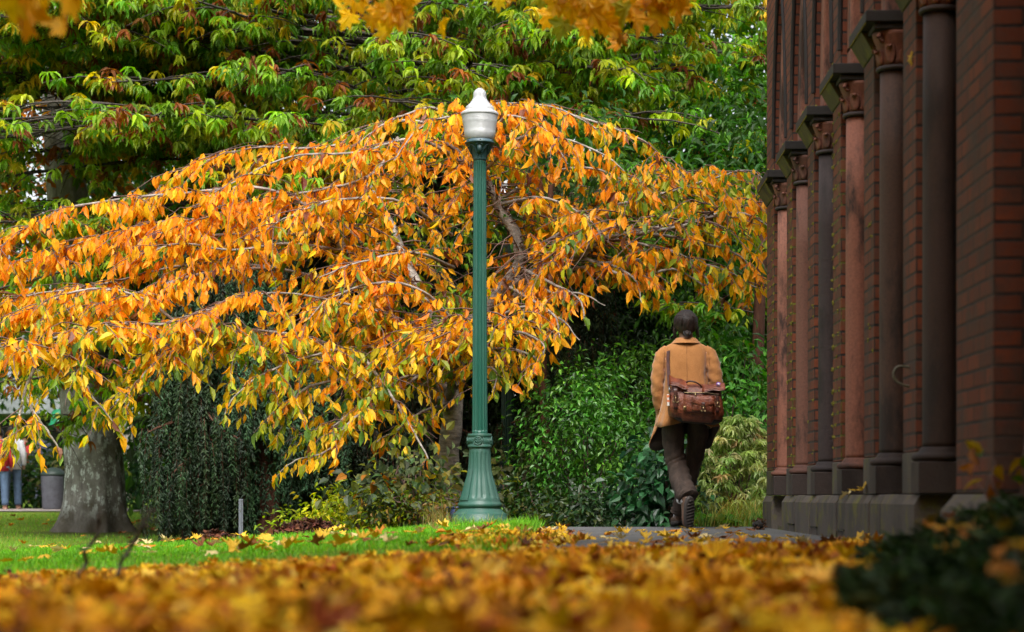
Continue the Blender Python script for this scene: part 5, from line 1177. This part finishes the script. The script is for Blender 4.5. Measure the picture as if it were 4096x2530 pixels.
for k in range(84):
    kn=kinds[rng.choice(4,p=[.42,.26,.12,.20])][0]; y=9.0+7*rng.beta(1,1.5); x=rng.uniform(-.28-.30*y+.4,-.35)
    single(kn,rng.integers(0,6),x,y,rng.uniform(.08,.14),f'{kn} fallen maple leaf lying on the bright green lawn','fallen maple leaves on the lawn',.045)
for k in range(60):
    kn=kinds[rng.choice(4,p=[.3,.36,.24,.10])][0]; y=rng.uniform(19.5,33); x=rng.uniform(-.27*y-1,-.19*y+.6)
    single(kn,rng.integers(0,6),x,y,rng.uniform(.10,.16),f'{kn} fallen leaf on the dull far lawn near the big trunk','fallen leaves on the far lawn',.05)
# leaves caught on the plinth and the pilaster
single('yellow',3,1.60,10.75,.15,'curled yellow leaf caught on the plinth ledge below the fifth pilaster',None,.285,.5)
single('cream',1,1.61,11.35,.11,'pale flat leaf resting on the plinth ledge',None,.268,.2)
o=single('yellow',0,PX-.012,9.32,.09,'small yellow leaf stuck to the nearest slim brick pilaster, high up',None,2.30,.1); o.rotation_euler=(.2,1.5,.4)

# ---------------------------------------------------------------- maple overhead: trunk behind the viewer, branches hanging into the top of the view
mb=bark('maple_bark',(.07,.06,.05),(.16,.14,.12))
MP=empty('maple_tree',(-3.4,-1.5,-.2),'yellow maple whose lowest branches hang blurred into the top of the view','tree')
t=np.array([(-3.4,-1.5,-.4),(-3.3,-1.4,1.5),(-3.1,-1.2,3.0),(-2.9,-1,5)]); tp,tr=smooth(t,[.34,.26,.22,.12],5); a=Acc(); tube(a,tp,tr,12); rel(a,MP).build('trunk',mb,MP,True)
MYC=[(.72,.38,.008),(.80,.50,.012),(.58,.27,.008),(.40,.42,.02)]
def maple_leaves(acc,p,sz):
    n=len(p); k=rng.integers(0,6,n); c=palette(n,MYC,[4,3,2,1],.1)
    for j in range(6):
        m=k==j; q=m.sum()
        if q: leaves(acc,MAPLES[j],p[m],-UP+rng.normal(0,.30,(q,3)),np.array([0,-1,.5])+rng.normal(0,.45,(q,3)),sz[m],sz[m],c[m])
a=Acc(); lf=Acc()
groups=[(60,5,4.8,60,20,14),(650,8,8.4,30,22,5),(760,-8,8.4,55,30,14),(890,25,8.4,60,24,22),(965,8,8.4,50,24,16),(1200,-25,8.6,45,16,7),(1330,0,8.5,45,18,8),(1400,50,8.4,60,28,18),(1510,62,8.5,60,24,20),(1470,-5,8.6,100,28,18),(1600,15,8.4,50,26,13),(1650,0,8.2,25,14,5)]
for px,py,Y,sx,sy,m in groups:
    c_=at(px,py,Y); q=np.stack([rng.normal(0,sx*Y/F*.75,m),rng.normal(0,.22,m),rng.normal(0,sy*Y/F*.7,m)],-1)+c_+[0,0,.12]
    maple_leaves(lf,q,rng.uniform(.11,.175,m))
    src=np.array([c_[0]*.5-.6,Y-2.8,4.2]); b=bez(src,c_+[0,0,.22],.25,9,.03); tube(a,b,np.linspace(.03,.004,9),6)
    for w in q[::2]: tube(a,bez(b[rng.integers(5,9)],w,.03,5,.01),[.004,.003,.003,.002,.002],4)
for k in range(9):
    e=np.array([rng.uniform(-4.5,.9),rng.uniform(0,6),rng.uniform(4.2,5.4)]); tube(a,bez(tp[rng.integers(9,15)],e,.4,9,.06),np.linspace(.09,.02,9),7)
m=8000; q=np.stack([1.45-6*rng.beta(1,2.6,m),rng.uniform(-3,9.3,m),rng.uniform(2.7,5.8,m)],-1); k=q[:,2]>.9+.30*q[:,1]+.2; maple_leaves(lf,q[k],rng.uniform(.11,.18,k.sum()))  # unseen crown leaves, crowded towards the wall to shade the near piers
rel(a,MP).build('branches',mb,MP); rel(lf,MP).build('crown',leafm,MP)

broadleaf('blocker_cedar',(-7.2,4.6,-.4),11,.35,(-6.7,4.4,5.6),(3.0,5.6,5.9),330,60,.30,.40,[(.012,.03,.012),(.02,.05,.018)],[1,1],'tall dark cedar added past the left edge to block sky light',needle,cr=.5,shell=.55,cut=lambda c:(c[:,0]<-.33*c[:,1]-1.6)|(c[:,2]>2.6+.30*c[:,1]))  # unseen tree added to block sky light from the left
shrub('hedge',1350,-5.5,4.6,9,.9,1,1,.1,.5,[(.02,.05,.01)],[1],'unseen hedge added behind the viewer to block sky',leafm,cat='hedge') if 0 else None
HX=empty('hedge',(-3.5,-6.5,-.3),'tall dark unseen hedge added behind the viewer to block low sky','hedge'); c_=np.stack([rng.uniform(-12,1.5,420),rng.uniform(-7.2,-5.8,420),rng.uniform(.1,8,420)],-1); p=(c_[:,None]+rng.normal(0,.42,(420,40,3))).reshape(-1,3); n=len(p); lf=Acc(); leaves(lf,T_FOUR,p,rdir(n),rdir(n),.30,.2,palette(n,[(.02,.05,.01),(.03,.07,.012)],[1,1])); rel(lf,HX).build('foliage',leafm,HX); a=Acc(); tube(a,[(-12,-6.5,1),(-5,-6.5,1.2),(1.5,-6.5,1)],.05,6); rel(a,HX).build('branches',mb,HX)  # hedge added out of view to keep low sky light off the facade
# ---------------------------------------------------------------- dark low growth at the viewer's right, bare weed stalks
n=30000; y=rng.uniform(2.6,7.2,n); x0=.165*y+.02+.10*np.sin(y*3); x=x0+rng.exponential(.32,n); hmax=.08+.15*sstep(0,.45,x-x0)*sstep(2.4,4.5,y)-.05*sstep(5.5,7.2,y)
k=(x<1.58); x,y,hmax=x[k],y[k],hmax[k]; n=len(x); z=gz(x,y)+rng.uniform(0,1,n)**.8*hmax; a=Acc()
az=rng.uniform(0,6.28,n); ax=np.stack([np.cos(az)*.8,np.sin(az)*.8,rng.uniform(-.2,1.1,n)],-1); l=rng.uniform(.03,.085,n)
leaves(a,T_LANCE,np.stack([x,y,z],-1),ax,UP+rng.normal(0,.5,(n,3)),l,l*rng.uniform(.10,.26,n),palette(n,[(.012,.036,.006),(.020,.055,.008),(.008,.022,.006),(.06,.07,.008)],[3,2,3,.5],.2))  # leaf colours taken near black to carry the shade by the wall
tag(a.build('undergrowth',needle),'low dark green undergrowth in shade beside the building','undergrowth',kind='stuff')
a=Acc(); n=230; y=rng.uniform(2.8,7,n); x=.165*y+.10+rng.exponential(.28,n); k=x<1.5; x,y=x[k],y[k]; n=len(x); scatter(a,x,y,rng.uniform(.06,.19,n),rng.uniform(.045,.075,n),palette(n,[(.34,.20,.01),(.28,.10,.01),(.20,.20,.02)],[3,1.5,1]),.5)
tag(a.build('litter_leaves',litter),'yellow leaves caught in the dark undergrowth','fallen leaves',kind='stuff')
X=1.42; sb=empty('sapling',(X,6.3,0),'small sapling with a few russet leaves by the dark brick pier','sapling'); a=Acc(); b=Acc()
for e in ((1.36,6.4,.40),(1.50,6.4,.52),(1.44,6.2,.34),(1.30,6.5,.36)):
    w=bez(np.array([X,6.3,-.02]),np.array(e),.05,7,.01); tube(a,w,np.linspace(.005,.002,7),4); m=5; leaves(b,T_OVATE,w[rng.integers(3,7,m)]+rng.normal(0,.03,(m,3)),rdir(m)-UP*.4,rdir(m)+UP,.075,.038,palette(m,[(.26,.09,.010),(.28,.18,.012),(.05,.10,.010)],[2,1,3]))
rel(a,sb).build('stems',twigm,sb); rel(b,sb).build('foliage',leafm,sb)
stalk=plain('dark_stalk',(.035,.028,.018),.8,bmp=0)
for px0,py0,px1,py1,Y,label in ((180,1400,243,1230,6.2,'shorter dark weed stalk rising blurred from the leaf carpet at left'),(262,1395,362,1225,6.0,'longer leaning dark weed stalk right of the shorter one')):
    p0,p1=at(px0,py0,Y),at(px1,py1,Y); p0[2]=gz(p0[0],Y); T_=empty('weed_stalk',tuple(p0),label,'weed'); a=Acc(); w=bez(p0,p1,.01,12,.006); tube(a,w,np.linspace(.008,.004,12),5); rel(a,T_).build('stem',stalk,T_)
    b=Acc(); n=90; i=rng.integers(4,12,n); leaves(b,T_FOUR,w[i]+rng.normal(0,.008,(n,3)),rdir(n)+UP*.5,rdir(n),rng.uniform(.012,.03,n),.006,(.045,.04,.018)); rel(b,T_).build('seed_head',stalk,T_)['kind']='stuff'

# ---------------------------------------------------------------- far left: hedge, people, bin, bell lamp, building
shrub('hedge',165,39.5,1.15,2.6,.6,90,30,.16,.45,[(.02,.06,.012),(.04,.09,.015),(.10,.12,.03)],[3,2,1],'dark clipped hedge behind the big trunk and the far pavement',leafm,.3,cat='hedge')
shrub('hedge',410,37.5,1.3,1.2,.6,60,30,.16,.45,[(.014,.05,.012),(.03,.08,.014)],[3,2],'dark bush right of the big trunk beyond the lawn',leafm,.3,cat='shrub')
def far_person(px,Y,h,label,top,leg,phase=0):
    X=(px-CX)*Y/F; T_=empty('person',(X,Y,float(gz(X,Y))),label,'person'); k=h/1.7; a=Acc()
    loft(a,[((0,0,.85*k),(.15,0,0),(0,.10,0)),((0,0,1.2*k),(.17,0,0),(0,.11,0)),((0,0,1.40*k),(.18,0,0),(0,.10,0)),((0,0,1.45*k),(.07,0,0),(0,.06,0)),((0,0,1.52*k),(.06,0,0),(0,.06,0)),((0,0,1.58*k),(.078,0,0),(0,.09,0)),((0,0,1.65*k),(.07,0,0),(0,.085,0)),((0,0,1.70*k),(.02,0,0),(0,.03,0))],16)
    for sx in (-1,1):
        limb(a,[(sx*.17,0,1.38*k),(sx*.22,.02*sx,1.12*k),(sx*.2,.12*sx,.9*k),(sx*.19,.16*sx,.82*k)],[.05,.042,.035,.02],10)
        limb(a,[(sx*.08,0,.9*k),(sx*.09,.14*sx*phase,.48*k),(sx*.09,.22*sx*phase,.08)],[.085,.06,.045],10); limb(a,[(sx*.09,.22*sx*phase-.03,.05),(sx*.09,.22*sx*phase+.14,.03)],[.045,.035],8)
    o=a.build('body',skin,T_,True); r=o.modifiers.new('one_skin','REMESH'); r.mode='VOXEL'; r.voxel_size=.014; r.use_smooth_shade=True
    a=Acc(); loft(a,[((0,0,.82*k),(.185,0,0),(0,.14,0)),((0,0,1.2*k),(.19,0,0),(0,.13,0)),((0,0,1.42*k),(.195,0,0),(0,.115,0)),((0,0,1.47*k),(.08,0,0),(0,.07,0))],16)
    for sx in (-1,1): limb(a,[(sx*.17,0,1.40*k),(sx*.225,.02*sx,1.12*k),(sx*.205,.12*sx,.92*k)],[.06,.055,.048],10)
    a.build('jacket',top,T_,True); a=Acc()
    for sx in (-1,1): limb(a,[(sx*.085,0,.92*k),(sx*.09,.14*sx*phase,.48*k),(sx*.09,.22*sx*phase,.10)],[.105,.078,.068],10)
    a.build('trousers',leg,T_,True); a=Acc(); loft(a,[((0,.01,1.5*k),(.06,0,0),(0,.05,0)),((0,-.0,1.6*k),(.09,0,0),(0,.105,0)),((0,0,1.68*k),(.07,0,0),(0,.09,0)),((0,0,1.73*k),(.02,0,0),(0,.03,0))],12); a.build('hair',hm,T_,True)
jean=plain('blue_denim',(.10,.16,.26),.8); white=plain('white_cloth',(.75,.75,.78),.8); red=plain('red_cloth',(.45,.02,.03),.8); navy=plain('dark_cloth',(.05,.055,.09),.8)
far_person(28,38.4,1.62,'blurred far person in a white top and blue jeans on the far footpath',white,jean,.6)
far_person(-2,38.0,1.55,'blurred far person in a red top half cut by the left edge',red,jean,.4)
far_person(98,47,1.75,'distant person in dark clothes by the far building',navy,navy,.3)
far_person(60,47.5,1.7,'distant person in a red top by the far building',red,navy,.3)
bX,bY=(128-CX)*38.2/F,38.2; bn=empty('litter_bin',(bX,bY,float(gz(bX,bY))),'grey litter bin at the far pavement left of the big trunk','litter bin'); a=Acc(); lathe(a,[(.19,0),(.21,.05),(.235,.62),(.24,.66)],n=20); a.build('bin_body',plain('grey_bin',(.10,.10,.12),.6),bn,True); a=Acc(); lathe(a,[(.25,.662),(.25,.70),(.12,.80),(.02,.82)],n=20); a.build('lid',plain('dark_bin_lid',(.03,.05,.04),.5),bn,True)
pX,pY=(142-CX)*40/F,40.; pl_=empty('bell_lamp',(pX,pY,float(gz(pX,pY))),'bright green bell shaped lamp on a post far behind the big trunk','lamp post'); a=Acc(); tube(a,[(.12,0,0),(.12,0,1.7),(.10,0,1.95),(0,0,2.0)],.045,10); a.build('pole',darkgreen,pl_,True)
bellg=plain('bright_green_enamel',(.01,.32,.13),.3,bmp=0); a=Acc(); lathe(a,[(.03,2.0),(.12,1.98),(.155,1.92),(.16,1.80),(.185,1.72),(.215,1.69),(.215,1.66),(.05,1.66)],n=24); a.build('lamp_shade',bellg,pl_,True); a=Acc(); tube(a,[(0,-.157,1.86),(0,-.166,1.86)],.055,14,cap=True); a.build('emblem',plain('yellow_emblem',(.6,.5,.05),.5,bmp=0),pl_)
HB=empty('far_building',(-16.5,58,0.1),'pale grey far building with a dark porch glimpsed at the left edge','building'); a=Acc(); box(a,(-9,0,0),(8,.4,6)); a.build('wall',plain('grey_render',(.30,.31,.34),.8),HB); a=Acc(); box(a,(-9,-2.2,2.5),(5,-.003,2.9)); a.build('porch_roof',plain('pale_fascia',(.42,.44,.48),.7),HB)
a=Acc(); box(a,(-8.5,-.05,0),(4.5,-.004,2.4)); a.build('porch_opening',glass,HB)
for k in range(4): a=Acc(); box(a,(-8+4*k,-2.1,-.1),(-7.7+4*k,-1.8,2.497)); a.build('post',plain('pale_post_%d'%k,(.35,.30,.28),.8),HB)

# ---------------------------------------------------------------- sky, sun, camera
sc=bpy.context.scene
W=bpy.data.worlds.new('World'); sc.world=W; W.use_nodes=True; nt=W.node_tree; bg=nt.nodes['Background']
sk=nt.nodes.new('ShaderNodeTexSky'); sk.sky_type='NISHITA'; sk.sun_disc=False
EL,AZ=math.radians(54),math.radians(175)      # azimuth measured from +Y towards +X
sk.sun_elevation=EL; sk.sun_rotation=AZ; sk.air_density=1.0; sk.dust_density=4.0
hs=nt.nodes.new('ShaderNodeHueSaturation'); hs.inputs['Saturation'].default_value=.30; nt.links.new(sk.outputs[0],hs.inputs['Color']); nt.links.new(hs.outputs[0],bg.inputs[0]); bg.inputs[1].default_value=.13
sd=bpy.data.lights.new('sun','SUN'); sd.energy=2.7; sd.angle=math.radians(32); sd.color=(1,.975,.94); so=bpy.data.objects.new('sun',sd); C.objects.link(so)
d=Vector((math.sin(AZ)*math.cos(EL),math.cos(AZ)*math.cos(EL),math.sin(EL))); so.rotation_euler=d.to_track_quat('Z','Y').to_euler()
cd=bpy.data.cameras.new('camera'); cam=bpy.data.objects.new('camera',cd); C.objects.link(cam); sc.camera=cam
cam.location=(0,0,H); cam.rotation_euler=(math.pi/2,0,0); cd.sensor_width=36; cd.lens=36*F/2448; cd.shift_x=-(CX-1224)/2448; cd.shift_y=(HY-756)/2448; cd.clip_start=.05; cd.clip_end=1500
cd.dof.use_dof=True; cd.dof.focus_distance=16.8; cd.dof.aperture_fstop=2.9; cd.dof.aperture_blades=0
sc.view_settings.view_transform='Standard'; sc.view_settings.look='None'; sc.view_settings.gamma=1; sc.view_settings.exposure=EXPO
sc.cycles.use_denoising=True; sc.cycles.max_bounces=6; sc.cycles.diffuse_bounces=3; sc.cycles.glossy_bounces=2; sc.cycles.transmission_bounces=5; sc.cycles.transparent_max_bounces=6; sc.cycles.caustics_reflective=False; sc.cycles.caustics_refractive=False; sc.cycles.sample_clamp_indirect=6
